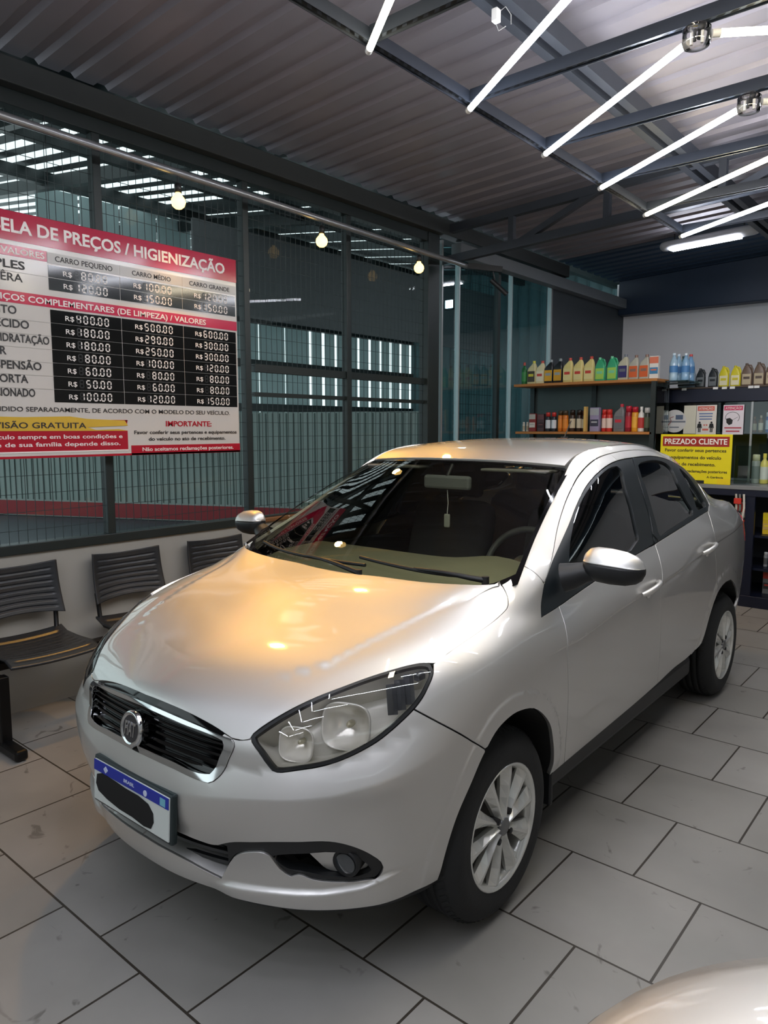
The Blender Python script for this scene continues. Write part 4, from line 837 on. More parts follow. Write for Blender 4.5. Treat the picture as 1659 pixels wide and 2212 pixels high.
CUR = json.loads('''{"hl":[[0.3956,0.6734],[0.4005,0.6843],[0.4124,0.6978],[0.4226,0.7079],[0.4334,0.7173],[0.4446,0.7261],[0.4561,0.7343],[0.4696,0.743],[0.4833,0.7509],[0.4971,0.7582],[0.511,0.7648],[0.5249,0.7709],[0.5386,0.7764],[0.5524,0.7813],[0.5661,0.7858],[0.5789,0.7894],[0.5918,0.7926],[0.6048,0.7955],[0.6179,0.7983],[0.6321,0.8013],[0.6465,0.8042],[0.6612,0.8069],[0.6764,0.8093],[0.6905,0.8112],[0.7051,0.8129],[0.7201,0.8143],[0.7355,0.8154],[0.7492,0.8162],[0.7633,0.8169],[0.7778,0.8171],[0.793,0.8163],[0.8052,0.8155],[0.8179,0.8142],[0.8311,0.8108],[0.8453,0.8058],[0.8577,0.7983],[0.8668,0.7799],[0.8668,0.7701],[0.8642,0.7613],[0.8596,0.7527],[0.854,0.7448],[0.8482,0.7367],[0.8422,0.7289],[0.8356,0.7216],[0.8294,0.7157],[0.8227,0.7101],[0.8158,0.7046],[0.8088,0.6994],[0.8014,0.6943],[0.7938,0.6894],[0.7862,0.6846],[0.7786,0.6797],[0.77,0.674],[0.7615,0.6682],[0.7531,0.6624],[0.7442,0.6563],[0.7354,0.6501],[0.7266,0.6441],[0.7176,0.6382],[0.7089,0.6331],[0.7001,0.6281],[0.6912,0.6234],[0.6822,0.6187],[0.6743,0.6147],[0.6663,0.6108],[0.6582,0.6071],[0.65,0.6035],[0.6409,0.5998],[0.6317,0.5962],[0.6223,0.5928],[0.6127,0.5896],[0.6038,0.587],[0.5948,0.5845],[0.5856,0.5822],[0.5764,0.58],[0.5672,0.5779],[0.5579,0.576],[0.5486,0.574],[0.5392,0.5718],[0.5283,0.5688],[0.5173,0.5654],[0.5062,0.5622],[0.4941,0.5583],[0.4819,0.5562],[0.4699,0.5583],[0.4582,0.5723],[0.4507,0.5833],[0.4433,0.5953],[0.4359,0.6081],[0.4283,0.6211],[0.4198,0.6336],[0.4111,0.6459],[0.4032,0.6585]],"archF":[[0.9059,0.1465],[0.9073,0.1651],[0.9091,0.1816],[0.9111,0.1968],[0.9135,0.2111],[0.9161,0.2248],[0.919,0.2381],[0.9234,0.2557],[0.9281,0.2732],[0.9331,0.2906],[0.9384,0.308],[0.944,0.3254],[0.95,0.3431],[0.9559,0.3592],[0.962,0.3754],[0.9685,0.3916],[0.9752,0.4075],[0.982,0.4231],[0.989,0.4385],[0.9959,0.4534],[1.003,0.468],[1.0105,0.482],[1.0186,0.4953],[1.0274,0.5076],[1.037,0.5189],[1.046,0.5288],[1.0551,0.5385],[1.0646,0.5477],[1.075,0.5558],[1.0868,0.5623],[1.1005,0.5668],[1.112,0.5691],[1.1246,0.5709],[1.1382,0.5718],[1.153,0.5714],[1.169,0.5692],[1.1865,0.5647],[1.2106,0.5562],[1.2377,0.5441],[1.2654,0.5274],[1.2925,0.5049],[1.3212,0.4758],[1.3496,0.4441],[1.3753,0.4153],[1.394,0.3931],[1.4095,0.3716],[1.4223,0.3507],[1.4333,0.3301],[1.4432,0.3098],[1.4528,0.2898],[1.4626,0.2689],[1.4713,0.2479],[1.4788,0.2271],[1.4848,0.2067],[1.4895,0.187],[1.4924,0.1693],[1.4945,0.1521],[1.4981,0.1341]],"bfgap":[[0.8088,0.6994],[0.8211,0.6931],[0.8334,0.6867],[0.8456,0.68],[0.8577,0.673],[0.8698,0.6657],[0.8819,0.6579],[0.8937,0.6501],[0.9058,0.6418],[0.9182,0.6331],[0.931,0.6238],[0.9441,0.614],[0.9576,0.6034],[0.9698,0.5933],[0.9824,0.5823],[0.9952,0.5705],[1.0083,0.5576],[1.0215,0.5435],[1.0349,0.5282]],"hoodedge":[[-0.0298,0.7066],[-0.0063,0.7075],[0.016,0.7082],[0.0372,0.7084],[0.0544,0.7082],[0.0709,0.7078],[0.087,0.7072],[0.1025,0.7065],[0.1228,0.7052],[0.1424,0.7038],[0.1613,0.7022],[0.1796,0.7004],[0.1972,0.6983],[0.2142,0.6959],[0.2287,0.6937],[0.2428,0.6912],[0.2567,0.6885],[0.2703,0.6855],[0.2837,0.6821],[0.2968,0.6782],[0.3088,0.6738],[0.3205,0.669],[0.3322,0.6644],[0.3435,0.6601],[0.3547,0.657],[0.3665,0.6572],[0.3781,0.6593],[0.3879,0.6624],[0.3976,0.6659]],"gro":[[-0.014,0.6798],[0.0132,0.6795],[0.0388,0.6787],[0.0631,0.6778],[0.0863,0.6766],[0.1084,0.6754],[0.1296,0.6741],[0.1555,0.6725],[0.1802,0.6709],[0.2037,0.6694],[0.2263,0.6679],[0.248,0.6663],[0.2691,0.6644],[0.2808,0.6631],[0.2922,0.6616],[0.3036,0.6599],[0.3148,0.6583],[0.3259,0.6569],[0.3471,0.6548],[0.3549,0.6439],[0.3588,0.6279],[0.3578,0.6076],[0.354,0.5854],[0.3502,0.5649],[0.3475,0.5483],[0.3447,0.5328],[0.3412,0.5186],[0.3366,0.5056],[0.3304,0.4941],[0.3186,0.4794],[0.3052,0.4715],[0.2865,0.4702],[0.2671,0.4697],[0.2472,0.4702],[0.2267,0.4713],[0.2054,0.4726],[0.1832,0.474],[0.1598,0.4749],[0.1395,0.4755],[0.1183,0.4761],[0.0963,0.4766],[0.0733,0.4769],[0.0493,0.477],[0.0243,0.4767]],"gri":[[-0.0073,0.6611],[0.0195,0.6607],[0.0449,0.6601],[0.069,0.6593],[0.092,0.6582],[0.114,0.6571],[0.135,0.6559],[0.1524,0.6548],[0.1692,0.6536],[0.1855,0.6526],[0.2081,0.6519],[0.23,0.652],[0.251,0.6521],[0.2715,0.6514],[0.2913,0.6493],[0.3105,0.645],[0.3241,0.6404],[0.3311,0.6238],[0.3322,0.6032],[0.3286,0.5804],[0.3244,0.5595],[0.3219,0.541],[0.3192,0.5243],[0.3143,0.5094],[0.3058,0.4949],[0.2918,0.4906],[0.2712,0.4869],[0.2501,0.4862],[0.2283,0.4873],[0.2057,0.4895],[0.182,0.4917],[0.1572,0.493],[0.1367,0.4935],[0.1155,0.4942],[0.0935,0.4947],[0.0706,0.4952],[0.0467,0.4954],[0.0217,0.4953]],"fog_top":[[0.0023,0.285],[0.0233,0.287],[0.0434,0.2885],[0.0628,0.2898],[0.0815,0.291],[0.0997,0.2924],[0.1183,0.2941],[0.1363,0.2961],[0.1537,0.2981],[0.1703,0.2999],[0.1861,0.3011],[0.2009,0.3017],[0.2134,0.3014],[0.2254,0.3005],[0.2369,0.2995],[0.2483,0.2987],[0.2596,0.2984],[0.2707,0.2981],[0.2817,0.2974],[0.2926,0.297],[0.3036,0.2975],[0.3146,0.2996],[0.3258,0.3039],[0.3451,0.3155],[0.3602,0.3228],[0.375,0.3282],[0.3895,0.3322],[0.4038,0.3354],[0.4177,0.3382],[0.4315,0.3413],[0.4487,0.3451],[0.4657,0.3484],[0.4824,0.3511],[0.4989,0.3533],[0.5154,0.3551],[0.5317,0.3564],[0.548,0.3577],[0.5645,0.359],[0.5809,0.3599],[0.5971,0.3598],[0.613,0.358],[0.6285,0.3541],[0.6377,0.3506],[0.6469,0.3465],[0.656,0.3417],[0.6649,0.3365],[0.6737,0.3308],[0.6823,0.3246],[0.6913,0.3177],[0.7002,0.3104],[0.709,0.3025],[0.7175,0.294],[0.728,0.2836],[0.737,0.2714],[0.743,0.2541],[0.7402,0.2405],[0.733,0.2295],[0.7229,0.2239],[0.7101,0.2224],[0.697,0.2214],[0.6844,0.22],[0.6714,0.2194],[0.6583,0.2195],[0.645,0.22],[0.6318,0.2209],[0.6186,0.2219],[0.6082,0.2228],[0.5978,0.2238],[0.5874,0.2249],[0.5771,0.2264],[0.5669,0.2282],[0.5569,0.2305],[0.5452,0.2353],[0.5337,0.2409],[0.5221,0.2427],[0.5117,0.2394],[0.5011,0.2346]],"fog_bot":[[0.312,0.1862],[0.3014,0.1889],[0.2906,0.1915],[0.2796,0.1939],[0.2685,0.1963],[0.2572,0.1987],[0.2462,0.2012],[0.235,0.2036],[0.2236,0.206],[0.2119,0.2083],[0.1998,0.2104],[0.1871,0.2122],[0.1719,0.2138],[0.1558,0.2149],[0.139,0.2158],[0.1215,0.2163],[0.1032,0.2168],[0.0843,0.2172],[0.0657,0.2177],[0.0466,0.2182],[0.0269,0.2186],[0.0066,0.2188],[-0.0143,0.2188]],"tooth":[[0.312,0.1862],[0.3184,0.2008],[0.3248,0.215],[0.3319,0.2304],[0.3402,0.2461],[0.3551,0.269],[0.3661,0.2801],[0.3778,0.2893],[0.3895,0.2961],[0.4012,0.3008],[0.4127,0.3042],[0.423,0.3068],[0.4331,0.3083],[0.4422,0.3076],[0.4552,0.3008],[0.46,0.2923],[0.4637,0.2821],[0.4688,0.2678],[0.4751,0.2547],[0.4883,0.2417],[0.5011,0.2346]],"fog_in":[[0.4633,0.293],[0.4743,0.298],[0.4885,0.3017],[0.5084,0.3061],[0.528,0.3086],[0.5475,0.3104],[0.5734,0.3133],[0.5992,0.3151],[0.6242,0.3127],[0.6361,0.3097],[0.6479,0.3059],[0.6594,0.3007],[0.6696,0.2949],[0.6796,0.288],[0.6885,0.2811],[0.6971,0.2733],[0.7047,0.2641],[0.7143,0.2467],[0.706,0.2376],[0.6904,0.2322],[0.6672,0.2292],[0.6427,0.2305],[0.6183,0.2333],[0.6044,0.235],[0.5905,0.2372],[0.5767,0.2396],[0.5605,0.2428],[0.5445,0.2463],[0.5286,0.2492],[0.5163,0.2499],[0.504,0.2502],[0.4929,0.2528],[0.4769,0.264],[0.4638,0.28]],"fog_bez":[[0.547,0.3073],[0.5556,0.311],[0.5698,0.3113],[0.584,0.311],[0.5974,0.3114],[0.6107,0.3112],[0.6238,0.3096],[0.6358,0.3068],[0.6476,0.3029],[0.6591,0.2977],[0.6694,0.2919],[0.6794,0.285],[0.6916,0.2751],[0.7023,0.2629],[0.7106,0.2472],[0.7048,0.2392],[0.6904,0.235],[0.6753,0.2331],[0.6597,0.2329],[0.6441,0.2333],[0.6311,0.2335],[0.6183,0.2347],[0.6058,0.2376],[0.5939,0.2425],[0.5855,0.2487],[0.578,0.2565],[0.5711,0.2648],[0.5592,0.2796],[0.5488,0.2957]],"hoodgap":[[0.8661,0.7961],[0.8788,0.8009],[0.8922,0.8058],[0.9065,0.8107],[0.9217,0.8155],[0.9371,0.8199],[0.9535,0.8241],[0.9709,0.8282],[0.9892,0.8321],[1.0107,0.8361],[1.0329,0.8396],[1.0556,0.8426],[1.0786,0.8454],[1.1018,0.8481],[1.1252,0.8511],[1.1444,0.8538],[1.1638,0.8567],[1.1832,0.8604],[1.2026,0.8657],[1.2367,0.8798],[1.2668,0.8983],[1.2821,0.9186],[1.2952,0.9531],[1.3021,0.9874],[1.3072,1.0271],[1.3125,1.0751],[1.3166,1.1172]],"fp":[[1.4777,1.0854],[1.4874,1.0473],[1.496,1.0146],[1.5019,0.9857],[1.5064,0.9587],[1.5091,0.9361],[1.5124,0.915]],"frame":[[1.5124,0.915],[1.5309,0.9258],[1.55,0.9361],[1.5694,0.9459],[1.5887,0.9554],[1.6077,0.9648],[1.6356,0.9799],[1.6625,0.9955],[1.6889,1.0111],[1.7157,1.0259],[1.7432,1.0389],[1.7721,1.0496],[1.7962,1.0567],[1.8212,1.063],[1.8474,1.0683],[1.8751,1.0726],[1.9047,1.0757],[1.9367,1.0775],[1.9626,1.0783],[1.99,1.0788],[2.0189,1.0791],[2.0495,1.0791],[2.0815,1.0787],[2.115,1.078],[2.1522,1.0774],[2.1921,1.0772],[2.2341,1.0776],[2.278,1.0784],[2.3227,1.0794],[2.3648,1.0801],[2.4079,1.0807],[2.4521,1.0813],[2.4975,1.082],[2.5441,1.083],[2.59,1.084],[2.6368,1.0847],[2.6845,1.0851],[2.7331,1.0852],[2.7824,1.0851],[2.8348,1.0849],[2.8892,1.0848],[2.9468,1.0852],[3.0099,1.0865],[3.0825,1.0899],[3.1712,1.0966],[3.2792,1.1073],[3.3726,1.114],[3.4541,1.1172],[3.518,1.1172],[3.5752,1.1629],[3.6299,1.1456],[3.6771,1.1284],[3.7187,1.1198],[3.5632,1.0611],[3.5834,1.0525],[3.6137,1.0482],[3.644,1.0439],[3.6743,1.0353],[3.7383,1.032],[3.7525,1.016],[3.7207,0.9963],[3.675,0.9681],[3.561,0.9067]],"dlo":[[1.5087,0.9098],[1.5266,0.9199],[1.5449,0.9296],[1.5635,0.9388],[1.5824,0.9475],[1.6015,0.9554],[1.6209,0.9625],[1.6392,0.9683],[1.6576,0.9735],[1.6761,0.9783],[1.6947,0.9829],[1.7132,0.9876],[1.7341,0.9927],[1.7552,0.9976],[1.7764,1.0025],[1.7978,1.0074],[1.8193,1.0123],[1.838,1.0168],[1.8569,1.0213],[1.8762,1.0257],[1.8962,1.0296],[1.9172,1.0329],[1.9411,1.0359],[1.9662,1.0386],[1.9926,1.0408],[2.0204,1.0425],[2.0498,1.0437],[2.081,1.0442],[2.1167,1.0444],[2.1549,1.0446],[2.1953,1.045],[2.2379,1.0456],[2.2861,1.0467],[2.3376,1.0483],[2.3913,1.0499],[2.444,1.0511],[2.4981,1.0521],[2.5436,1.0526],[2.5889,1.0525],[2.635,1.0522],[2.6828,1.0523],[2.7781,1.0536],[2.8356,1.0543],[2.8957,1.0553],[2.9572,1.0562],[3.0186,1.0568],[3.0786,1.0568],[3.1384,1.0565],[3.1976,1.056],[3.2662,1.0546],[3.3355,1.0534],[3.4261,1.0579],[3.5128,1.0679],[3.5795,1.0476],[3.6305,1.0437],[3.6393,1.0305],[3.6296,1.0124],[3.6232,0.9938],[3.6048,0.9697],[3.5045,0.9078],[3.4475,0.8526]],"dlob":[[1.4156,0.7949],[1.4413,0.7986],[1.4674,0.8021],[1.494,0.8052],[1.521,0.8079],[1.5485,0.8102],[1.5782,0.8122],[1.6085,0.8139],[1.6393,0.8151],[1.6707,0.8159],[1.7028,0.8162],[1.7355,0.8162],[1.8168,0.8153],[1.9008,0.8143],[1.9866,0.8141],[2.0753,0.8145],[2.1683,0.8147],[2.2671,0.8142],[2.321,0.8136],[2.3766,0.8127],[2.434,0.8117],[2.4931,0.8108],[2.554,0.81],[2.6166,0.8095],[2.6832,0.8095],[2.7518,0.8097],[2.8223,0.8099],[2.8948,0.8099],[2.9691,0.8094],[3.0455,0.8084],[3.0982,0.8076],[3.1532,0.8071],[3.2116,0.8072],[3.2753,0.8086],[3.3484,0.8128]],"sail":[[1.5087,0.9098],[1.4908,0.894],[1.4744,0.8775],[1.463,0.8647],[1.4519,0.8512],[1.4418,0.837],[1.4292,0.8161],[1.4156,0.7949]],"bpL":[[2.4916,1.05],[2.4725,1.0378],[2.4583,1.0266],[2.4477,1.016],[2.4383,1.0042],[2.4316,0.9926],[2.427,0.981],[2.4245,0.9696],[2.4237,0.9579],[2.4239,0.946],[2.4244,0.9338],[2.4247,0.9216],[2.424,0.9096],[2.4222,0.899],[2.4194,0.8886],[2.4161,0.8786],[2.4124,0.8686],[2.4088,0.8587],[2.4042,0.8468],[2.3986,0.8345],[2.3916,0.8216]],"bpM":[[2.6563,1.0533],[2.6324,1.0402],[2.6143,1.0286],[2.6002,1.0178],[2.5887,1.0076],[2.5794,0.9978],[2.5718,0.9881],[2.5655,0.9784],[2.5605,0.9686],[2.5566,0.9586],[2.5537,0.947],[2.5525,0.9351],[2.5521,0.923],[2.552,0.9109],[2.5513,0.8988],[2.5493,0.8869],[2.5456,0.8756],[2.5402,0.8645],[2.5338,0.8534],[2.527,0.8421],[2.52,0.8304],[2.5068,0.8095]],"bpR":[[2.6835,1.0485],[2.6568,1.0321],[2.638,1.0176],[2.6256,1.0063],[2.6151,0.9954],[2.6064,0.9847],[2.5992,0.9739],[2.5936,0.963],[2.5892,0.9516],[2.586,0.9399],[2.5837,0.9281],[2.5821,0.9161],[2.581,0.9041],[2.5799,0.8921],[2.5784,0.8819],[2.5762,0.8717],[2.5737,0.8614],[2.571,0.8511],[2.5687,0.8405],[2.5668,0.8295],[2.5636,0.8111]],"fglass":[[1.8143,0.9832],[1.8371,0.9948],[1.8615,1.0056],[1.8883,1.0146],[1.9223,1.0221],[1.9601,1.0274],[2.0015,1.0309],[2.0411,1.0327],[2.084,1.0338],[2.13,1.0347],[2.1708,1.0356],[2.2142,1.0369],[2.2602,1.0381],[2.3135,1.0399],[2.3681,1.0405],[2.4265,1.0375],[2.4431,1.0273],[2.4389,1.0131],[2.416,0.9982],[2.3982,0.9834],[2.3913,0.965],[2.3882,0.9458],[2.3855,0.9263],[2.3815,0.9079],[2.3769,0.8901],[2.3721,0.8731],[2.3709,0.8631],[2.3691,0.853],[2.3615,0.8441],[2.2603,0.8305],[2.1036,0.836],[1.9588,0.8424],[1.8563,0.8388],[1.757,0.8353],[1.7004,0.8448],[1.6954,0.8588],[1.7,0.8765],[1.7079,0.8941],[1.7198,0.9131],[1.7368,0.9312],[1.7571,0.9483],[1.7746,0.9606],[1.7938,0.9721]],"rglass":[[2.6624,1.0266],[2.7135,1.0341],[2.8195,1.0385],[2.8825,1.0403],[2.9435,1.0408],[3.0143,1.0386],[3.065,1.0315],[3.0798,1.0217],[3.085,1.0099],[3.0807,0.9935],[3.0694,0.9761],[3.0639,0.959],[3.0677,0.9371],[3.0754,0.9141],[3.0836,0.8898],[3.101,0.8658],[3.1149,0.8405],[3.0905,0.8248],[2.9909,0.8244],[2.9189,0.8243],[2.8485,0.8241],[2.78,0.8237],[2.71,0.8211],[2.642,0.8188],[2.6,0.823],[2.5957,0.8376],[2.6028,0.8549],[2.6039,0.8743],[2.6056,0.8936],[2.607,0.9129],[2.6092,0.934],[2.6138,0.9546],[2.6211,0.9743],[2.617,0.9924],[2.6172,1.0107]],"qglass":[[3.2591,1.0268],[3.2828,1.0236],[3.303,1.0125],[3.3212,1.0006],[3.3298,0.9854],[3.3332,0.9681],[3.3418,0.9513],[3.3566,0.9353],[3.3697,0.9174],[3.3737,0.895],[3.3827,0.8635],[3.3472,0.835],[3.2656,0.8301],[3.2058,0.8303],[3.1834,0.843],[3.1951,0.8653],[3.2051,0.8877],[3.2011,0.913],[3.199,0.9368],[3.1998,0.9598],[3.2013,0.9839],[3.2191,1.0102]],"dgF":[[1.545,0.8101],[1.5409,0.7943],[1.5361,0.7781],[1.5309,0.7616],[1.5254,0.7451],[1.5201,0.7274],[1.5158,0.71],[1.5122,0.6929],[1.5094,0.6792],[1.5065,0.6656],[1.5041,0.6519],[1.5025,0.638],[1.5023,0.6238],[1.5035,0.6068],[1.5057,0.5891],[1.5086,0.5708],[1.5118,0.5518],[1.5153,0.5322],[1.5189,0.512],[1.5235,0.488],[1.5282,0.4637],[1.5332,0.4394],[1.5383,0.4149],[1.5436,0.3901],[1.549,0.365],[1.5533,0.3447],[1.5575,0.3241],[1.5619,0.303],[1.5665,0.2815],[1.5713,0.2595],[1.5764,0.2371],[1.5813,0.2157],[1.5867,0.1941],[1.5934,0.172],[1.6025,0.1491],[1.6156,0.1252]],"dgM":[[2.5048,0.8082],[2.5002,0.7951],[2.4948,0.7811],[2.4887,0.7666],[2.4821,0.7518],[2.4765,0.7366],[2.473,0.7216],[2.4701,0.7069],[2.4662,0.6925],[2.458,0.6759],[2.4477,0.6593],[2.4403,0.6416],[2.4379,0.6244],[2.438,0.6061],[2.4401,0.5869],[2.4433,0.5671],[2.4488,0.5414],[2.4558,0.5149],[2.4642,0.4876],[2.4734,0.4597],[2.483,0.4311],[2.4927,0.4019],[2.4996,0.3807],[2.5068,0.359],[2.5144,0.3368],[2.5222,0.3142],[2.5303,0.2912],[2.5386,0.2678],[2.5477,0.2412],[2.5564,0.2145],[2.566,0.1878],[2.5787,0.1609],[2.5969,0.1338]],"dgR":[[3.3226,0.8096],[3.3019,0.7887],[3.285,0.7693],[3.2716,0.7503],[3.2649,0.7308],[3.2647,0.7104],[3.2667,0.6894],[3.2661,0.6697],[3.2642,0.6503],[3.2656,0.6306],[3.2721,0.6114],[3.2816,0.5916],[3.2921,0.5715],[3.3018,0.551],[3.3116,0.529],[3.3214,0.5065],[3.329,0.4841],[3.3322,0.4624],[3.3303,0.4446],[3.3251,0.4273],[3.3178,0.4104],[3.3097,0.3935],[3.2993,0.3748],[3.287,0.3562],[3.2743,0.3375],[3.2627,0.3182],[3.2533,0.2982],[3.2447,0.2778],[3.235,0.2578],[3.2222,0.2387],[3.2061,0.2181],[3.1878,0.1983],[3.1624,0.1811],[3.1267,0.1679],[3.0885,0.1561]],"archR":[[3.2024,0.1718],[3.2136,0.1898],[3.2265,0.2076],[3.2387,0.2258],[3.2482,0.2461],[3.2548,0.2673],[3.2606,0.2887],[3.2682,0.3097],[3.2776,0.3316],[3.2878,0.353],[3.3011,0.3732],[3.3192,0.3918],[3.3392,0.4089],[3.3629,0.4249],[3.3963,0.4379],[3.4422,0.4488],[3.5045,0.4544],[3.6081,0.4506],[3.735,0.4181],[3.9022,0.3648],[3.9801,0.3333],[4.0505,0.3003]],"sillF":[[1.4981,0.1341],[1.5205,0.1318],[1.5434,0.1298],[1.5668,0.128],[1.5908,0.1264],[1.6156,0.1252],[1.67,0.1236],[1.727,0.1232],[1.786,0.1238],[1.8465,0.1247],[1.9076,0.1255],[1.9686,0.1259],[2.0455,0.1257],[2.1248,0.1252],[2.2076,0.1251],[2.2943,0.1259],[2.3845,0.1276],[2.4778,0.1302],[2.5169,0.1315],[2.5565,0.1327],[2.5969,0.1338]],"sillR":[[2.5969,0.1338],[2.6379,0.1357],[2.6786,0.1381],[2.72,0.1406],[2.763,0.1427],[2.8085,0.1442],[2.8574,0.1447],[2.9262,0.1434],[2.994,0.1444],[3.0486,0.1505],[3.102,0.1584],[3.1513,0.165],[3.2024,0.1718]],"crease":[[1.3788,0.6266],[1.4163,0.6306],[1.4553,0.636],[1.496,0.6424],[1.5386,0.649],[1.5833,0.655],[1.6304,0.6594],[1.7043,0.6624],[1.7826,0.6623],[1.8643,0.6608],[1.9479,0.6598],[2.0338,0.6599],[2.1235,0.6605],[2.1685,0.6608],[2.2154,0.6608],[2.2641,0.6608],[2.3144,0.6607],[2.3661,0.6606],[2.4192,0.6607],[2.4953,0.6604],[2.5745,0.6593],[2.656,0.6579],[2.739,0.6565],[2.8228,0.6558],[2.9067,0.6563],[2.9638,0.658],[3.0201,0.6608],[3.0767,0.6641],[3.1347,0.6674],[3.1955,0.6702],[3.2605,0.672],[3.3303,0.6728],[3.4047,0.6735],[3.4858,0.6739],[3.5781,0.6736],[3.6934,0.6708],[3.8729,0.6617]],"hood":[[-0.0313,0.0487],[-0.0075,0.0496],[0.0152,0.0503],[0.0368,0.0506],[0.0542,0.0506],[0.071,0.0503],[0.0871,0.0497],[0.1026,0.0488],[0.1324,0.0465],[0.1602,0.0433],[0.1861,0.0394],[0.2102,0.0347],[0.2299,0.0302],[0.2488,0.0255],[0.267,0.0205],[0.2845,0.0149],[0.2949,0.0109],[0.3052,0.0067],[0.3155,0.003],[0.3253,-0.0009],[0.3348,-0.0053],[0.3453,-0.0052],[0.3556,-0.0019],[0.365,0.0015],[0.3725,0.0058],[0.3768,0.0213],[0.3863,0.035],[0.3952,0.0463],[0.4046,0.0572],[0.4144,0.0678],[0.4243,0.0781],[0.4356,0.0895],[0.447,0.1002],[0.4585,0.1099],[0.4701,0.1187],[0.482,0.1264],[0.494,0.1328],[0.5062,0.1379],[0.5186,0.1417],[0.5302,0.1441],[0.542,0.1457],[0.5539,0.1466],[0.5657,0.1472],[0.5784,0.1479],[0.5912,0.1485],[0.604,0.1494],[0.6169,0.1504],[0.6288,0.1517],[0.6408,0.1534],[0.6529,0.1554],[0.6652,0.1575],[0.676,0.1594],[0.6869,0.1613],[0.698,0.1627],[0.7096,0.1631],[0.7189,0.1628],[0.7284,0.162],[0.7382,0.16],[0.7478,0.1565],[0.7575,0.1524],[0.7685,0.1482],[0.7776,0.1488],[0.7858,0.1534],[0.7941,0.1595],[0.8029,0.1646],[0.8133,0.1682],[0.8242,0.1714],[0.8355,0.1744],[0.8471,0.1773],[0.8675,0.1816],[0.8887,0.1857],[0.9104,0.1899],[0.9328,0.1948],[0.9453,0.1976],[0.958,0.2005],[0.971,0.2039],[0.9841,0.2086],[1.0076,0.2201],[1.0291,0.2354],[1.0406,0.2539],[1.0507,0.2855],[1.0561,0.3158],[1.0599,0.3464],[1.0628,0.3744],[1.0457,0.6785],[1.0457,0.6785],[0.9797,0.6675],[0.894,0.6582],[0.8312,0.6546],[0.7247,0.6515],[0.6272,0.6518],[0.5458,0.6583],[0.4811,0.6648],[0.4266,0.6699],[0.3756,0.674],[0.3238,0.6779],[0.2708,0.6806],[0.2183,0.6805],[0.1749,0.677],[0.1314,0.6725],[0.0851,0.6696],[0.0617,0.6693],[0.0374,0.6694],[0.0125,0.6694]]}''')
body = Net(BODY, 3); hoodN = Net(HOOD, 8); wsN = Net(WS, 6); rfN = Net(RF, 5); rwN = Net(RW, 5); tlN = Net(TL, 5)
ARCHF = np.array(CUR['archF']); ARCHR = np.array(CUR['archR'] + [[4.0, .24], [4.04, .14]]); VCR = .664
def seg_dist(P, C):
    d = np.full(len(P), 1e9)
    for a, b in zip(C[:-1], C[1:]):
        ab = b - a; t = np.clip(((P - a) @ ab) / max(ab @ ab, 1e-12), 0, 1); d = np.minimum(d, np.linalg.norm(P - (a + t[:, None] * ab), axis=1))
    return d
def sstep(a, b, x): t = np.clip((x - a) / (b - a), 0, 1); return t * t * (3 - 2 * t)
def body_disp(p, u, v):
    P = np.stack([u, v], 1); d = np.minimum(seg_dist(P, ARCHF), seg_dist(P, ARCHR))
    arch = .006 * (1 - sstep(.046, .062, d)) * sstep(.12, .2, v + .0 * u)
    zone = sstep(1.35, 1.55, u) * (1 - sstep(4.1, 4.3, u))
    below = 1 - sstep(VCR - .005, VCR + .002, v)
    crease = -.0055 * below * np.exp(-np.maximum(VCR - v, 0) / .09) * zone
    vb = np.interp(u, [0, .2, .311, .467, .62, .731, .882, 1.0], [.40, .415, .435, .471, .503, .538, .593, .64]); t = v - vb
    brk = .020 * (.35 + .65 * sstep(.12, .36, u)) * (1 - sstep(.72, .95, u)) * np.where(t >= 0, 1 - sstep(-.03, .09, t) / 1.0 * 1.0 + .0, 1 - sstep(0, .24, -t)) ; brk = np.where(t >= 0, .020 * (.35 + .65 * sstep(.12, .36, u)) * (1 - sstep(.72, .95, u)) * np.clip(1 - t / .085, 0, 1), brk)
    vl = np.interp(u, [0, .3, .343, .467, .591, .689, .76, .874, .95], [.12, .165, .174, .184, .19, .202, .228, .248, .26])
    lip = .013 * sstep(.28, .36, u) * (1 - sstep(.72, .86, u)) * (1 - sstep(vl - .006, vl + .012, v))
    return arch + crease + brk + lip
def hood_disp(p, u, v):
    xr = np.interp(p[:, 1], [-.60, -.526, -.449, -.259, -.111, .03, .12], [.315, .376, .45, .502, .532, .559, .575]); d = np.abs(p[:, 0]) - xr
    k = sstep(-.62, -.45, p[:, 1]) * (1 - sstep(.0, .10, p[:, 1]))
    return -.0045 * sstep(-.004, .028, d) * k
hoodN.disp = hood_disp
body.disp = body_disp
def offs_curve(C, d):
    C = np.array(C); t = np.gradient(C, axis=0); n = np.stack([-t[:, 1], t[:, 0]], 1); n /= np.maximum(np.linalg.norm(n, axis=1), 1e-9)[:, None]; return C + n * d
FEAT = np.concatenate([offs_curve(c, s * d) for c in (ARCHF, ARCHR) for s in (1, -1) for d in (.030, .046, .054, .062, .078)] + [np.stack([np.arange(1.35, 4.2, .02), np.full(143, VCR + o)], 1) for o in (.012, .003, -.002, -.006, -.016, -.03)]
    + [np.stack([np.arange(.02, .96, .015), np.interp(np.arange(.02, .96, .015), [0, .2, .311, .467, .62, .731, .882, 1.0], [.40, .415, .435, .471, .503, .538, .593, .64]) + o], 1) for o in (.014, .005, .0, -.006, -.016)]
    + [np.stack([np.arange(.30, .88, .015), np.interp(np.arange(.30, .88, .015), [0, .3, .343, .467, .591, .689, .76, .874, .95], [.12, .165, .174, .184, .19, .202, .228, .248, .26]) + o], 1) for o in (.018, .009, .002, -.006, -.014)])
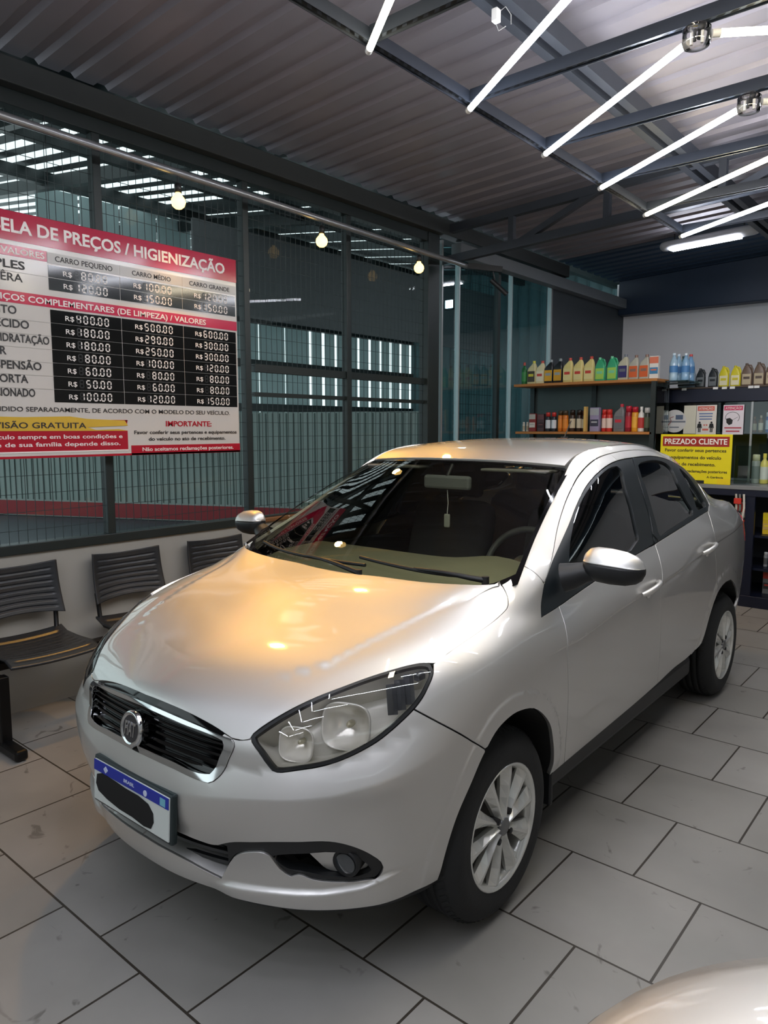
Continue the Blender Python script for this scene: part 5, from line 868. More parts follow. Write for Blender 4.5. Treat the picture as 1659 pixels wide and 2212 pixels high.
def inpoly(P, poly):
    x, y = P[:, 0], P[:, 1]; c = np.zeros(len(P), bool); q = poly[-1]
    for p in poly:
        cond = ((p[1] > y) != (q[1] > y))
        xs = (q[0] - p[0]) * (y - p[1]) / ((q[1] - p[1]) if q[1] != p[1] else 1e-12) + p[0]
        c ^= cond & (x < xs); q = p
    return c
def clean(poly, eps=2e-4):
    out = []
    for p in poly:
        if not out or math.hypot(p[0] - out[-1][0], p[1] - out[-1][1]) > eps: out.append((float(p[0]), float(p[1])))
    if math.hypot(out[0][0] - out[-1][0], out[0][1] - out[-1][1]) <= eps: out.pop()
    return out
def area(p): return .5 * sum(a[0] * b[1] - b[0] * a[1] for a, b in zip(p, p[1:] + p[:1]))
def inset(poly, g, fix0=False):
    """shift the outline inwards by g (outwards when negative)"""
    n = len(poly); s = 1 if area(poly) > 0 else -1; out = []
    for i in range(n):
        a, b, c = poly[i - 1], poly[i], poly[(i + 1) % n]
        d1 = np.array((b[0] - a[0], b[1] - a[1])); d2 = np.array((c[0] - b[0], c[1] - b[1])); d1 /= np.linalg.norm(d1) + 1e-12; d2 /= np.linalg.norm(d2) + 1e-12
        nv = np.array((-d1[1] - d2[1], d1[0] + d2[0])) * s; L = np.linalg.norm(nv)
        if L < .2: nv = np.array((-d1[1], d1[0])) * s; L = 1.
        nv = nv / L; k = g / max(.5, L / 2)
        p = (b[0] + nv[0] * k, b[1] + nv[1] * k)
        if fix0 and abs(b[0]) < 1e-6: p = (0.0, p[1])
        out.append(p)
    return out
def densify(poly, step):
    out = []
    for a, b in zip(poly, poly[1:] + poly[:1]):
        n = max(1, int(math.ceil(math.hypot(b[0] - a[0], b[1] - a[1]) / step)))
        for k in range(n): out.append((a[0] + (b[0] - a[0]) * k / n, a[1] + (b[1] - a[1]) * k / n))
    return out
def panel(name, net, poly, m, parent, holes=(), gap=.002, step=.022, flange=.012, half=False, mirror=True, off=0.0, feat=None, rim=0.0):
    poly = clean(poly); poly = inset(poly, gap, half) if gap else poly; poly = densify(poly, step); loops = [poly] + [densify(clean(h), step) for h in holes]
    A = np.array(poly); lo, hi = A.min(0), A.max(0)
    gx, gy = np.meshgrid(np.arange(lo[0] + step / 2, hi[0], step), np.arange(lo[1] + step / 2, hi[1], step)); I = np.stack([gx.ravel(), gy.ravel()], 1)
    if feat is not None and len(feat):
        fm = feat[(feat[:, 0] > lo[0]) & (feat[:, 0] < hi[0]) & (feat[:, 1] > lo[1]) & (feat[:, 1] < hi[1])]
        if len(fm):
            fd = np.array([np.min((fm[:, 0] - p[0]) ** 2 + (fm[:, 1] - p[1]) ** 2) for p in I]) if len(I) else np.zeros(0)
            I = np.concatenate([I[fd > (.4 * step) ** 2], fm])
    keep = inpoly(I, poly)
    for h in loops[1:]: keep &= ~inpoly(I, h)
    I = I[keep]
    for l in loops:
        if len(I): I = I[seg_dist(I, np.array(l + l[:1])) > .30 * step]
    pts = []; edges = []
    for l in loops:
        n0 = len(pts); pts += l; edges += [(n0 + i, n0 + (i + 1) % len(l)) for i in range(len(l))]
    nb = len(pts); pts += [tuple(p) for p in I]
    vo, eo, fo, ov, oe, of = geometry.delaunay_2d_cdt([Vector(p) for p in pts], edges, [], 0, 1e-6)
    UV = np.array([(p.x, p.y) for p in vo]); F = np.array([list(f) for f in fo if len(f) == 3])
    c = UV[F].mean(1); k = inpoly(c, poly)
    for h in loops[1:]: k &= ~inpoly(c, h)
    F = F[k]
    a, b, d = UV[F[:, 0]], UV[F[:, 1]], UV[F[:, 2]]; cr_ = (b[:, 0] - a[:, 0]) * (d[:, 1] - a[:, 1]) - (b[:, 1] - a[:, 1]) * (d[:, 0] - a[:, 0])
    F = F[np.abs(cr_) > 1e-12]; cr_ = cr_[np.abs(cr_) > 1e-12]; F[cr_ < 0] = F[cr_ < 0][:, ::-1]
    V = net.ev(UV[:, 0], UV[:, 1]); N = net.normal(UV[:, 0], UV[:, 1])
    V = V + N * off
    if half:
        z = np.abs(UV[:, 0]) < 1e-5; V[z, 0] = 0; N[z, 0] = 0; N[z] /= np.linalg.norm(N[z], axis=1)[:, None]
    VV = list(V); NN = list(N); FF = [list(f) for f in F]
    if flange:
        cnt = {}
        for f in F:
            for i in range(3):
                e = (f[i], f[(i + 1) % 3]); cnt[tuple(sorted(e))] = None if tuple(sorted(e)) in cnt else e
        mp = {}
        for e in cnt.values():
            if e is None: continue
            if half and abs(UV[e[0], 0]) < 1e-5 and abs(UV[e[1], 0]) < 1e-5: continue
            i, j = e; pi, pj = V[i], V[j]; t_ = pj - pi; t_ = t_ / (np.linalg.norm(t_) + 1e-9); on = np.cross(t_, (N[i] + N[j]) / 2); on /= np.linalg.norm(on) + 1e-9
            q = []
            for idx in (i, j): mp.setdefault(idx, [np.zeros(3)])[0] += on
            FF.append(('e', i, j))
        base = {}
        out = []
        for f in FF:
            if f[0] == 'e' if isinstance(f[0], str) else False:
                _, i, j = f; ids = []
                for idx in (i, j):
                    if idx not in base:
                        o_ = mp[idx][0]; o_ = o_ / (np.linalg.norm(o_) + 1e-9); h_ = N[idx] * .5 + o_ * .85
                        r1 = len(VV); VV.append(V[idx]); NN.append(h_ / np.linalg.norm(h_)); VV.append(V[idx] - N[idx] * .0018 + o_ * .0008); NN.append(o_); VV.append(V[idx] - N[idx] * flange); NN.append(o_); base[idx] = r1
                    ids.append(base[idx])
                a_, b_ = ids
                out += [[a_, a_ + 1, b_ + 1, b_], [a_ + 1, a_ + 2, b_ + 2, b_ + 1]]
            else: out.append(f)
        FF = out
    VV = np.array(VV); NN = np.array(NN)
    objs = []
    def mk(V_, F_, N_):
        o = mesh_obj(name, V_, F_, m, parent, smooth=True, normals=N_); objs.append(o)
    mir = np.array([-1, 1, 1])
    if half:
        n = len(VV); idx = np.arange(n) + n; z = np.abs(VV[:, 0]) < 1e-7; idx[z] = np.arange(n)[z]
        F2 = [[int(idx[i]) for i in reversed(f)] for f in FF]
        mk(np.concatenate([VV, VV * mir]), FF + F2, np.concatenate([NN, NN * mir]))
    else:
        mk(VV, FF, NN)
        if mirror: mk(VV * mir, [list(reversed(f)) for f in FF], NN * mir)
    return objs
def cc(n): return [tuple(p) for p in CUR[n]]
def near(c, p): return min(range(len(c)), key=lambda i: (c[i][0] - p[0]) ** 2 + (c[i][1] - p[1]) ** 2)
def seg(c, p, q):
    i, j = near(c, p), near(c, q); return c[i:j + 1] if i <= j else c[j:i + 1][::-1]
VM = body.tv[-1] - .001
clampv = lambda c: [(u, min(v, VM)) for u, v in c]
hl, aF, bf, he, gro, gri, ft, fb, tooth = map(cc, ('hl', 'archF', 'bfgap', 'hoodedge', 'gro', 'gri', 'fog_top', 'fog_bot', 'tooth'))
hg, fp, fr, dlo, dlob, sail = map(cc, ('hoodgap', 'fp', 'frame', 'dlo', 'dlob', 'sail'))
fr = clampv(fr); hg = clampv(hg); fp = clampv(fp); dlo = clampv(dlo)
dF, dM, dR, aR, sF, sR = map(cc, ('dgF', 'dgM', 'dgR', 'archR', 'sillF', 'sillR'))
car = thing('car', 'large silver four door saloon car parked in the middle of the tiled floor', 'car', (-0.368125, 0.874929, 0), 0.0136136)
# --- body panels
ihl = near(hl, bf[0]); bot = hl[ihl:] + hl[:1]        # underside of the lamp from the bumper gap to the inner corner
VL = .138
gs = [(max(0, u), v) for u, v in gro]; i_g = max(range(len(gs)), key=lambda i: gs[i][0]); gside = gs[max(0, i_g - 4):]
gside[-1] = (0.0, gside[-1][1])
ftc = [(0.0, ft[0][1])] + ft[1:]; fbc = fb[:-1] + [(0.0, fb[-1][1])]
poly = [(0.0, VL), (.25, VL), (.6, VL), (.8, VL)] + aF[:near(aF, bf[-1]) + 1] + bf[::-1] + bot + [p for p in he[::-1] if p[0] > gside[0][0] + .004] + gside + ftc + tooth[::-1][1:] + fbc[1:]
bumper = panel('front_bumper', body, poly, M_paint, car, half=True, step=.02, flange=.022, feat=FEAT)[0]
hole = ftc + tooth[::-1][1:] + fbc[1:]
ins = panel('lower_grille', body, inset(hole, -.012, True), M_black, car, half=True, step=.03, flange=0, off=-.088, gap=0)[0]
def strip(poly, v, hw):
    xs = []
    for a, b in zip(poly, poly[1:] + poly[:1]):
        if (a[1] > v) != (b[1] > v): xs.append(a[0] + (b[0] - a[0]) * (v - a[1]) / (b[1] - a[1]))
    xs = sorted(max(0, x) for x in xs); 
    if len(xs) < 1: return []
    if len(xs) % 2: xs = [0.0] + xs
    return [[(xs[i], v - hw), (xs[i + 1], v - hw), (xs[i + 1], v + hw), (xs[i], v + hw)] for i in range(0, len(xs), 2) if xs[i + 1] - xs[i] > .03]
for v in (.215, .245, .275, .305, .335):
    for q in strip(hole, v, .005):
        if q[0][0] < .3: panel('lower_slat', body, [(0.0, q[0][1]), q[1], q[2], (0.0, q[3][1])] if q[0][0] < .02 else q, M_black, ins, half=q[0][0] < .02, step=.03, flange=.012, off=-.03, gap=0)
# painted shelf inside the lower opening
U_ = np.array([fbc[0]] + [p for p in fbc if p[0] < fbc[0][0]])[::-1]; r0 = body.ev(U_[:, 0], U_[:, 1] - .004); n0 = body.normal(U_[:, 0], U_[:, 1] - .004); r0 = r0 - n0 * .002
r1 = body.ev(U_[:, 0], U_[:, 1] + .004) - n0 * .020; r2 = body.ev(U_[:, 0], U_[:, 1] + .026) - n0 * .085; mx_ = np.array([-1, 1, 1])
MB().loft([[tuple(a * (mx_ if sg < 0 else 1)) for a in (x0, x1, x2)] for sg, rows_ in ((-1, list(zip(r0, r1, r2))[::-1]), (1, list(zip(r0, r1, r2)))) for x0, x1, x2 in rows_], True, False, False).build('bumper_shelf', M_paint, bumper)
# black trim round the fog lamp, silver bezel, lamp
i0 = near(ft, (.31, .36)); trim = ft[i0:] + tooth[::-1][1:near(tooth[::-1], tooth[3]) + 1]
for o in panel('fog_trim', body, trim, M_black, car, holes=[cc('fog_in')], step=.016, flange=.03, off=-.006, gap=.001): pass
for o in panel('fog_bezel', body, cc('fog_bez'), M_paint, car, step=.014, flange=.02, off=-.026, gap=0): pass
for sgn in (1, -1):
    c_ = Vector((sgn * .628, -.538, .392)); ax = Vector((sgn * .25, -.96, -.08)).normalized(); u_ = Vector((0, 0, 1)).cross(ax).normalized(); Mx = axes(c_, u_, ax.cross(u_))
    fo = MB().lathe([(.0, .026), (.030, .026), (.036, .030), (.040, .026), (.041, -.03), (.0, -.03)], Mx, 24).build('fog_lamp', M_black, car)
    MB().lathe([(0, .034), (.016, .033), (.029, .028)], Mx, 24).build('fog_lens', mat('fog_lens', '#3a3f42', .08, coat=1), fo)
    for v in ((.255), (.275), (.295)):
        pass
# dark valance below the lip
panel('lower_valance', body, [(0.0, .03), (.3, .03), (.62, .03), (.86, .03), (.92, .10), (.895, VL), (.6, VL), (.3, VL), (0.0, VL)], M_black, car, half=True, step=.03, flange=.0, off=-.012, gap=0)
# --- fender
tip = near(hl, hg[0]); vline = [(u, VM) for u in np.linspace(max(fp[0][0], 1.36), hg[-1][0] + .012, 8)]
fpoly = bf + aF[near(aF, bf[-1]) + 1:] + seg(sF, sF[0], dF[-1])[1:] + dF[::-1] + seg(dlob, dF[0], dlob[0])[1:] + sail[::-1][1:] + fp[::-1][1:] + vline + hg[::-1] + hl[tip + 1:ihl]
panel('fender', body, fpoly, M_paint, car, step=.02, feat=FEAT, flange=.014)
# --- doors
fd = panel('front_door', body, dF + seg(sF, dF[-1], dM[-1])[1:] + dM[::-1][1:] + seg(dlob, dM[0], dF[0])[1:-1], M_paint, car, step=.024, feat=FEAT)
rd = panel('rear_door', body, dM + seg(sR, dM[-1], dR[-1])[1:] + dR[::-1][1:] + seg(dlob, dR[0], dM[0])[1:-1], M_paint, car, step=.024, feat=FEAT)
# --- side frame over the doors, silver window frame
um = fr[-1][0]
sfp = [(u, VM) for u in np.linspace(max(fp[0][0], 1.36), um, 60)] + fr[::-1][3:] + fp[::-1][1:]
panel('side_frame', body, sfp, M_paint, car, step=.02, flange=.012)
def at_u(c, u):
    for a, b in zip(c, c[1:]):
        if (a[0] < u) != (b[0] < u): return (u, a[1] + (b[1] - a[1]) * (u - a[0]) / (b[0] - a[0]))
iu = lambda c, u: [p for p in c if p[0] < u - .004] + [at_u(c, u)]
ju = lambda c, u: [at_u(c, u)] + [p for p in c if p[0] >= u + .004]
UB = 2.47
for o_, a_, b_ in ((fd, iu(fr, UB), iu(dlo, UB)), (rd, ju(fr, UB), ju(dlo, UB))):
    for k, o in enumerate(panel('window_frame', body, a_ + b_[::-1], M_paint, car, step=.02, flange=.010, gap=.0016)): o.parent = o_[k]
# --- quarter panel, boot, rear bumper (hidden behind the car from the photo side)
UE = body.tu[-1]
q = dR + aR[near(aR, dR[-1]) + 1:] + [(3.99, .26), (4.03, .20), (4.05, .14), (4.10, .138), (4.10, .48), (4.28, .50), (4.28, .93), (4.0, .955), (3.85, 1.0), (3.76, 1.06), (3.70, VM)] + [fr[-1]] + [dlo[-1]] + seg(dlob, dlob[-1], dR[0])
panel('quarter_panel', body, q, M_paint, car, step=.024, feat=FEAT)
def fliphalf(pl): return pl
UEp = UE - .0005
rear_b = [(4.10, .10), (UEp, .10), (UEp, .50), (4.28, .50), (4.10, .48)]
rbm = panel('rear_bumper', body, rear_b, M_paint, car, step=.03)
tl_ = panel('trunk_lid', body, [(4.28, .50), (UEp, .50), (UEp, VM), (3.95, VM), (3.80, 1.04), (4.0, .96), (4.28, .935)], M_paint, car, step=.03)
panel('trunk_top', tlN, [(-.5, .005), (.5, .005), (.47, tlN.tv[-1]), (-.47, tlN.tv[-1])], M_paint, car, step=.03, mirror=False)
panel('tail_lamp', body, [(4.16, .58), (4.5, .58), (4.52, .76), (4.25, .80), (4.15, .70)], mat('tail_lamp_red', '#8e1420', .12, coat=1), car, step=.03, off=.004, gap=0)
# --- bonnet and roof
hood = panel('hood', hoodN, [(max(0.0, u) if i else 0.0, v) for i, (u, v) in enumerate(cc('hood')[:-1])] + [(0.0, cc('hood')[-1][1])], M_paint, car, half=True, step=.022, flange=.014)[0]
ue = .516
panel('roof', rfN, [(-ue, .012), (-.3, .004), (0, .001), (.3, .004), (ue, .012), (ue, rfN.tv[-1] - .01), (-ue, rfN.tv[-1] - .01)], M_paint, car, step=.03, mirror=False, gap=.0)
# dark liner below the roof ditches and gaps
panel('roof_ditch', rfN, [(-.526, .004), (.526, .004), (.526, rfN.tv[-1]), (-.526, rfN.tv[-1])], M_black, car, step=.05, mirror=False, gap=0, off=-.012, flange=0)
# --- glass
M_ws = glass('windscreen_glass', (.84, .87, .76), 1.0, 1.45); M_tint = glass('tinted_glass', (.30, .33, .33), 1.0, 1.9)
ws_o = [(-.655, .03), (-.4, .03), (0, .03), (.4, .03), (.655, .03), (.652, .3), (.655, .89), (.3, .889), (0, .886), (-.3, .889), (-.655, .89), (-.652, .3)]
wso = panel('windscreen', wsN, ws_o, M_ws, car, step=.04, mirror=False, flange=0, gap=0, off=-.004)[0]
ring_in = [(-.635, .10), (-.58, .075), (-.4, .07), (0, .07), (.4, .07), (.58, .075), (.635, .10), (.636, .3), (.632, .86), (.60, .872), (.3, .874), (0, .872), (-.3, .874), (-.60, .872), (-.632, .86), (-.636, .3)]
panel('windscreen_seal', wsN, ws_o, M_gloss_black, car, holes=[ring_in], step=.03, mirror=False, flange=0, gap=0, off=-.002)[0].parent = wso
panel('rear_window', rwN, [(-.5, .01), (.5, .01), (.5, rwN.tv[-1] - .01), (-.5, rwN.tv[-1] - .01)], M_tint, car, step=.05, mirror=False, flange=0, gap=0)
M_seal = mat('window_seal', '#1b2124', .35, var=.1)
fg, rg, qg = cc('fglass'), cc('rglass'), cc('qglass')
band = sail + dlob[1:] + dlo[::-1][:-1]
panel('window_surround', body, band, M_seal, car, holes=[fg, rg, qg], step=.02, flange=.02, off=-.003, gap=.001)
for nm, g_, par in (('door_glass', fg, fd), ('door_glass', rg, rd), ('quarter_glass', qg, None)):
    for k, o in enumerate(panel(nm, body, inset(clean(g_), -.006), M_tint, car, step=.03, flange=0, off=-.011, gap=0)):
        if par: o.parent = par[k]
# B pillar applique, slightly proud
panel('pillar_trim', body, cc('bpM') + [(dM[0][0] + .02, dM[0][1] + .03)] + cc('bpR')[::-1], M_seal, car, step=.02, flange=.006, off=.0005, gap=0)
# --- grille
gi = [(max(0, u), v) for u, v in gri]; gi[0] = (0.0, gi[0][1]); gi[-1] = (0.0, gi[-1][1]); go = list(gs); go[0] = (0.0, go[0][1])
grille = panel('grille', body, gi, M_gloss_black, car, half=True, step=.025, flange=0, off=-.022, gap=0)[0]
panel('chrome_frame', body, go + gi[::-1], M_chrome, grille, half=True, step=.012, flange=.02, off=.004, gap=0)
top = [(0.0, he[0][1] + .006)] + [(u, v + .006) for u, v in he if 0 < u < gs[i_g][0] + .01] + [(gs[i_g][0] + .012, gs[i_g][1])] + gs[:i_g + 1][::-1]; top[-1] = (0.0, top[-1][1])
panel('grille_surround', body, top, M_gloss_black, grille, half=True, step=.02, flange=0, off=-.012, gap=0)
vmin, vmax = min(v for u, v in gi), max(v for u, v in gi)
for k in range(6):
    v = vmin + (vmax - vmin) * (k + .7) / 6.2
    q = strip(gi, v, .0045)
    if q:
        q = q[-1]; panel('grille_slat', body, [(0.0, q[0][1]), q[1], q[2], (0.0, q[3][1])], M_gloss_black, grille, half=True, step=.03, flange=.012, off=-.008, gap=0)
em = axes((0, -.800, .676), (1, 0, 0), (0, .15, 1)); emb = MB().lathe([(0, .004), (.040, .005), (.044, .009), (.050, .009), (.053, .004), (.053, -.02), (0, -.02)], em, 40).build('emblem', M_chrome, car)
MB().lathe([(0, .0055), (.0405, .0055)], em, 36).build('emblem_field', mat('emblem_field', '#4b4a4d', .3, .6), emb)
eo = em @ Vector((0, -.020, .0058)); ed = em.to_3x3()
lettering('FIAT', eo, ed @ Vector((1, 0, 0)), ed @ Vector((0, 1, 0)), .040, M_chrome, emb, width=.054, align='C', bold=.02, depth=.002)
# --- number plate
pz = MB().box((0, .012, 0), (.42, .02, .148), bev=.006).build('number_plate', mat('plate_frame', '#1d2a2c', .4), car); pz.location = (0, -.816, .466); pz.rotation_euler = (-.06, 0, 0)
MB().box((0, 0, 0), (.40, .006, .128), bev=.002).build('plate_sheet', mat('plate_white', '#cfd6d2', .4, var=.02), pz)
MB().box((0, -.0035, .047), (.398, .002, .033)).build('plate_band', mat('plate_blue', '#122a9c', .35, var=.04), pz)
lettering('BRASIL', (0, -.005, .042), (1, 0, 0), (0, 0, 1), .010, mat('plate_ink', '#c9d2e6', .5), pz, width=.055, align='C')
MB().prism([(-.165 + .012 * math.cos(a), .047 + .011 * math.sin(a)) for a in [i * math.pi / 2 for i in range(4)]], .0015, axes((.035, -.0045, 0), (1, 0, 0), (0, 0, 1))).build('plate_mark', MATS['plate_ink'], pz)
MB().cyl((.085, -.0045, .043), (.085, -.006, .043), .009, 16).build('plate_mark', MATS['plate_ink'], pz)
MB().box((.172, -.0045, .045), (.026, .002, .022)).build('plate_flag', mat('plate_flag', '#6fb0c4', .4), pz)
MB().prism([(-.185, -.01), (-.18, .02), (-.15, .031), (-.08, .028), (-.02, .024), (.05, .024), (.10, .016), (.125, -.004), (.128, -.03), (.115, -.052), (.08, -.056), (.02, -.05), (-.05, -.05), (-.12, -.042), (-.17, -.03)], .002, axes((0, -.0035, 0), (1, 0, 0), (0, 0, 1))).build('plate_redaction', mat('redaction_black', '#040404', .8), pz)  # redaction blob over the characters, added as a black patch, no plate part
# --- headlamps
M_hlglass = glass('lamp_glass', (.97, .97, .97), 1.0, 1.5); M_refl = mat('lamp_reflector', '#efece2', .2, .3, var=.02); M_house = mat('lamp_housing', '#e6e3d8', .3, .1, var=.04); M_hl2 = mat('lamp_grey', '#6d7072', .3, .6)
lens = panel('headlamp', body, inset(clean(hl), .010), M_hlglass, car, step=.02, flange=0, gap=0, off=.0)
ring = panel('lamp_seal', body, clean(hl), M_black, car, holes=[inset(clean(hl), .0115)], step=.012, flange=.014, gap=.0015, off=-.001)
hous = panel('lamp_housing', body, inset(clean(hl), .010), M_house, car, step=.03, flange=0, gap=0, off=-.115)
wall = []
Lh = inset(clean(hl), .0105)
for sgn in (1, -1):
    U = np.array(Lh); a = body.ev(U[:, 0], U[:, 1]); n_ = body.normal(U[:, 0], U[:, 1]); b = a - n_ * .117; m_ = np.array([sgn, 1, 1]); k = len(a)
    wall.append(mesh_obj('lamp_wall', np.concatenate([(a - n_ * .004) * m_, b * m_]), [(i, (i + 1) % k, k + (i + 1) % k, k + i) for i in range(k)], M_house, car, smooth=True))
for k in range(2):
    sgn = 1 if k == 0 else -1
    for o in (ring[k], hous[k], wall[k]): o.parent = lens[k]
    def dish(c_, ax, rx, ry, nm, dep=.05):
        """squarish open reflector bowl with a chrome rim"""
        c_ = Vector((c_[0] * sgn, c_[1], c_[2])); ax = Vector((ax[0] * sgn, ax[1], ax[2])).normalized(); u_ = Vector((0, 0, 1)).cross(ax).normalized(); v_ = ax.cross(u_); Mx = axes(c_, u_, v_); rings = []
        for rr, zz in ((1.06, .0), (1.10, .004), (1.06, .008), (1.0, .006), (.86, -.022), (.62, -.040), (.36, -.05), (.16, -.052)):
            rg_ = []
            for i in range(32):
                t_ = 2 * math.pi * i / 32; ct, st_ = math.cos(t_), math.sin(t_); e_ = .62
                rg_.append(tuple(Mx @ Vector((rx * rr * math.copysign(abs(ct) ** e_, ct), ry * rr * math.copysign(abs(st_) ** e_, st_), zz))))
            rings.append(rg_)
        o = MB().loft(rings, True, False).build(nm, M_refl, lens[k])
        return Mx
    fwd = (.36, -.90, .18)
    m1 = dish((.503, -.612, .706), fwd, .047, .044, 'reflector'); m2 = dish((.588, -.505, .744), fwd, .066, .060, 'reflector')
    for Mx, r_ in ((m1, .008), (m2, .010)):
        MB().lathe([(0, -.018), (r_ * .8, -.02), (r_, -.03), (r_ * .9, -.05)], Mx, 16).build('lamp_bulb', mat('bulb_cap', '#b9b39a', .2, .3), lens[k])
    for i, (x, y, z) in enumerate(((.664, -.40, .80), (.676, -.378, .81), (.688, -.352, .822))):
        MB().beam((sgn * (x + .004), y, z - .036), (sgn * (x - .022), y + .022, z + .040), .022, .018, (0, -1, 0)).build('indicator_rib', M_hl2, lens[k])
    MB().box((sgn * .694, -.312, .858), (.020, .034, .022), bev=.004).build('side_marker', M_hl2, lens[k])
# --- wheels
def wheel(x, y, sgn):
    Mx = axes((x, y, .305), (0, sgn, 0), (0, 0, 1))        # local z points outward
    prof = [(.192, .006), (.200, .012), (.214, .012), (.232, .015), (.252, .015), (.268, .009), (.281, -.001), (.291, -.013), (.298, -.024), (.303, -.036)]
    tread = []
    for z0, z1 in ((-.040, -.054), (-.058, -.086), (-.092, -.120), (-.126, -.148)): tread += [(.305, z0), (.305, z1), (.297, z1 - .001), (.297, z1 - .005)]
    prof += tread[:-2] + [(.303, -.154), (.294, -.172), (.28, -.183), (.25, -.188), (.2, -.182), (.192, -.176)]
    r = MB()
    r.lathe([(.188, -.17), (.186, -.12), (.176, -.05), (.180, -.015), (.186, .0), (.1925, .004), (.200, .008), (.2005, .012), (.196, .014), (.190, .009), (.186, .002)], Mx, 56)
    n = 10
    for i in range(n):
        a0 = 2 * math.pi * i / n + .10; rows = []
        for rad, hw, hz, rz_, dz, sk in ((.026, .012, .006, .012, -.022, 0), (.055, .0125, .000, .010, -.024, .0), (.09, .0165, -.001, .010, -.024, .012), (.13, .024, .000, .011, -.022, .022), (.162, .032, .001, .010, -.018, .028), (.183, .040, .003, .008, -.010, .030), (.190, .044, .004, .006, -.006, .030)):
            c_, s_ = math.cos(a0 + sk), math.sin(a0 + sk)
            def pt(t_, z_): return tuple(Mx @ Vector((rad * c_ - t_ * s_, rad * s_ + t_ * c_, z_)))
            rows.append([pt(-hw, dz), pt(-hw, hz - .008), pt(-hw * .25, rz_), pt(hw * .15, rz_ - .001), pt(hw, hz - .010), pt(hw, dz)])
        r.loft(rows, False, True)
    rim = r.build('wheel', M_alloy, car)
    MB().lathe(prof, Mx, 72).build('tyre', M_rubber, rim)
    tb = MB()
    for i in range(72):
        a = 2 * math.pi * i / 72; c_, s_ = math.cos(a), math.sin(a)
        p, q_ = Mx @ Vector((.296 * c_, .296 * s_, -.020)), Mx @ Vector((.3045 * math.cos(a + .03), .3045 * math.sin(a + .03), -.038)); tb.beam(p, q_, .010, .004, (Mx.to_3x3() @ Vector((c_, s_, 0))))
    tb.build('tread_blocks', M_rubber, rim)
    MB().lathe([(0, .015), (.022, .015), (.029, .011), (.031, .0), (0, .0)], Mx, 28).build('hub_cap', mat('hub_cap', '#77797b', .3, .7), rim)
    for i in range(4):
        a = math.pi / 4 + math.pi / 2 * i + .1; c_ = Mx @ Vector((.049 * math.cos(a), .049 * math.sin(a), 0)); zz = Mx.to_3x3() @ Vector((0, 0, 1))
        MB().cyl(c_ + zz * -.02, c_ + zz * .0125, .0105, 14).build('bolt_recess', mat('recess_dark', '#141414', .6), rim)
        MB().cyl(c_ + zz * .0, c_ + zz * .0145, .0062, 6, sm=False).build('lug_bolt', M_dark_metal, rim)
    MB().lathe([(0, -.075), (.135, -.075), (.138, -.08), (.138, -.095), (.06, -.10), (0, -.10)], Mx, 32).build('brake_disc', mat('brake_disc', '#5b5a57', .5, .8), rim)
    MB().lathe([(0, -.13), (.186, -.13)], Mx, 24).build('dark_backing', mat('recess_dark', '#141414', .6), rim)
for y in (0.0, 2.514):
    wheel(.79, y, 1); wheel(-.79, y, -1)
    C_ = ARCHF if y < 1 else ARCHR; pa = body.ev(C_[:, 0], C_[:, 1]); na = body.normal(C_[:, 0], C_[:, 1]); pa = pa - na * .013
    for sgn in (1, -1):
        pb_ = pa.copy(); pb_[:, 0] = .52; k = len(pa); m3 = np.array([sgn, 1, 1])
        F = [(i, i + 1, k + i + 1, k + i) for i in range(k - 1)] + [tuple(range(k, 2 * k))]
        mesh_obj('wheel_liner', np.concatenate([pa * m3, pb_ * m3]), F, mat('liner_black', '#060606', .9), car)
# mud flaps, sills and underbody
for sgn in (1, -1):
    MB().box((sgn * .745, .355, .285), (.085, .02, .13), bev=.008).build('mud_flap', M_black, car)
    MB().box((sgn * .70, 1.22, .285), (.09, 1.72, .11), bev=.025).build('sill', M_black, car)
MB().box((0, 1.22, .27), (1.30, 1.75, .08)).build('underbody', M_black, car)
MB().box((0, -.05, .42), (1.02, .92, .42)).build('engine_bay', mat('bay_dark', '#070707', .9), car)
MB().box((0, 2.75, .50), (1.02, .95, .50)).build('boot_floor', MATS['bay_dark'], car)
# --- door mirrors
for sgn in (1, -1):
    rings = []
    for f, s_ in ((0, .30), (.03, .62), (.10, .86), (.22, .98), (.45, 1.0), (.70, .93), (.86, .76), (.95, .52), (1.0, .18)):
        x = .842 + .205 * f; cz = 1.094 - .012 * f; cy = .455 + .012 * f
        rings.append([(sgn * x, cy - .060 * s_ * (math.cos(a) if math.cos(a) > 0 else .55 * math.cos(a)), cz + .062 * s_ * math.sin(a)) for a in [2 * math.pi * i / 28 for i in range(28)]])
    up = MB(); n = 28
    def half_shell(top):
        mb = MB(); rr = []
        for r_ in rings:
            zc = sum(p[2] for p in r_) / n + .010
            rr.append([(p[0], p[1], max(p[2], zc) if top else min(p[2], zc)) for p in r_])
        return mb.loft(rr)
    mir = half_shell(True).build('door_mirror', M_paint, car)
    half_shell(False).build('mirror_base', M_black, mir)
    MB().tube([(sgn * .775, .42, 1.035), (sgn * .81, .43, 1.045), (sgn * .85, .445, 1.06), (sgn * .90, .452, 1.066)], [.052, .046, .036, .026], 14).build('mirror_arm', M_black, mir)
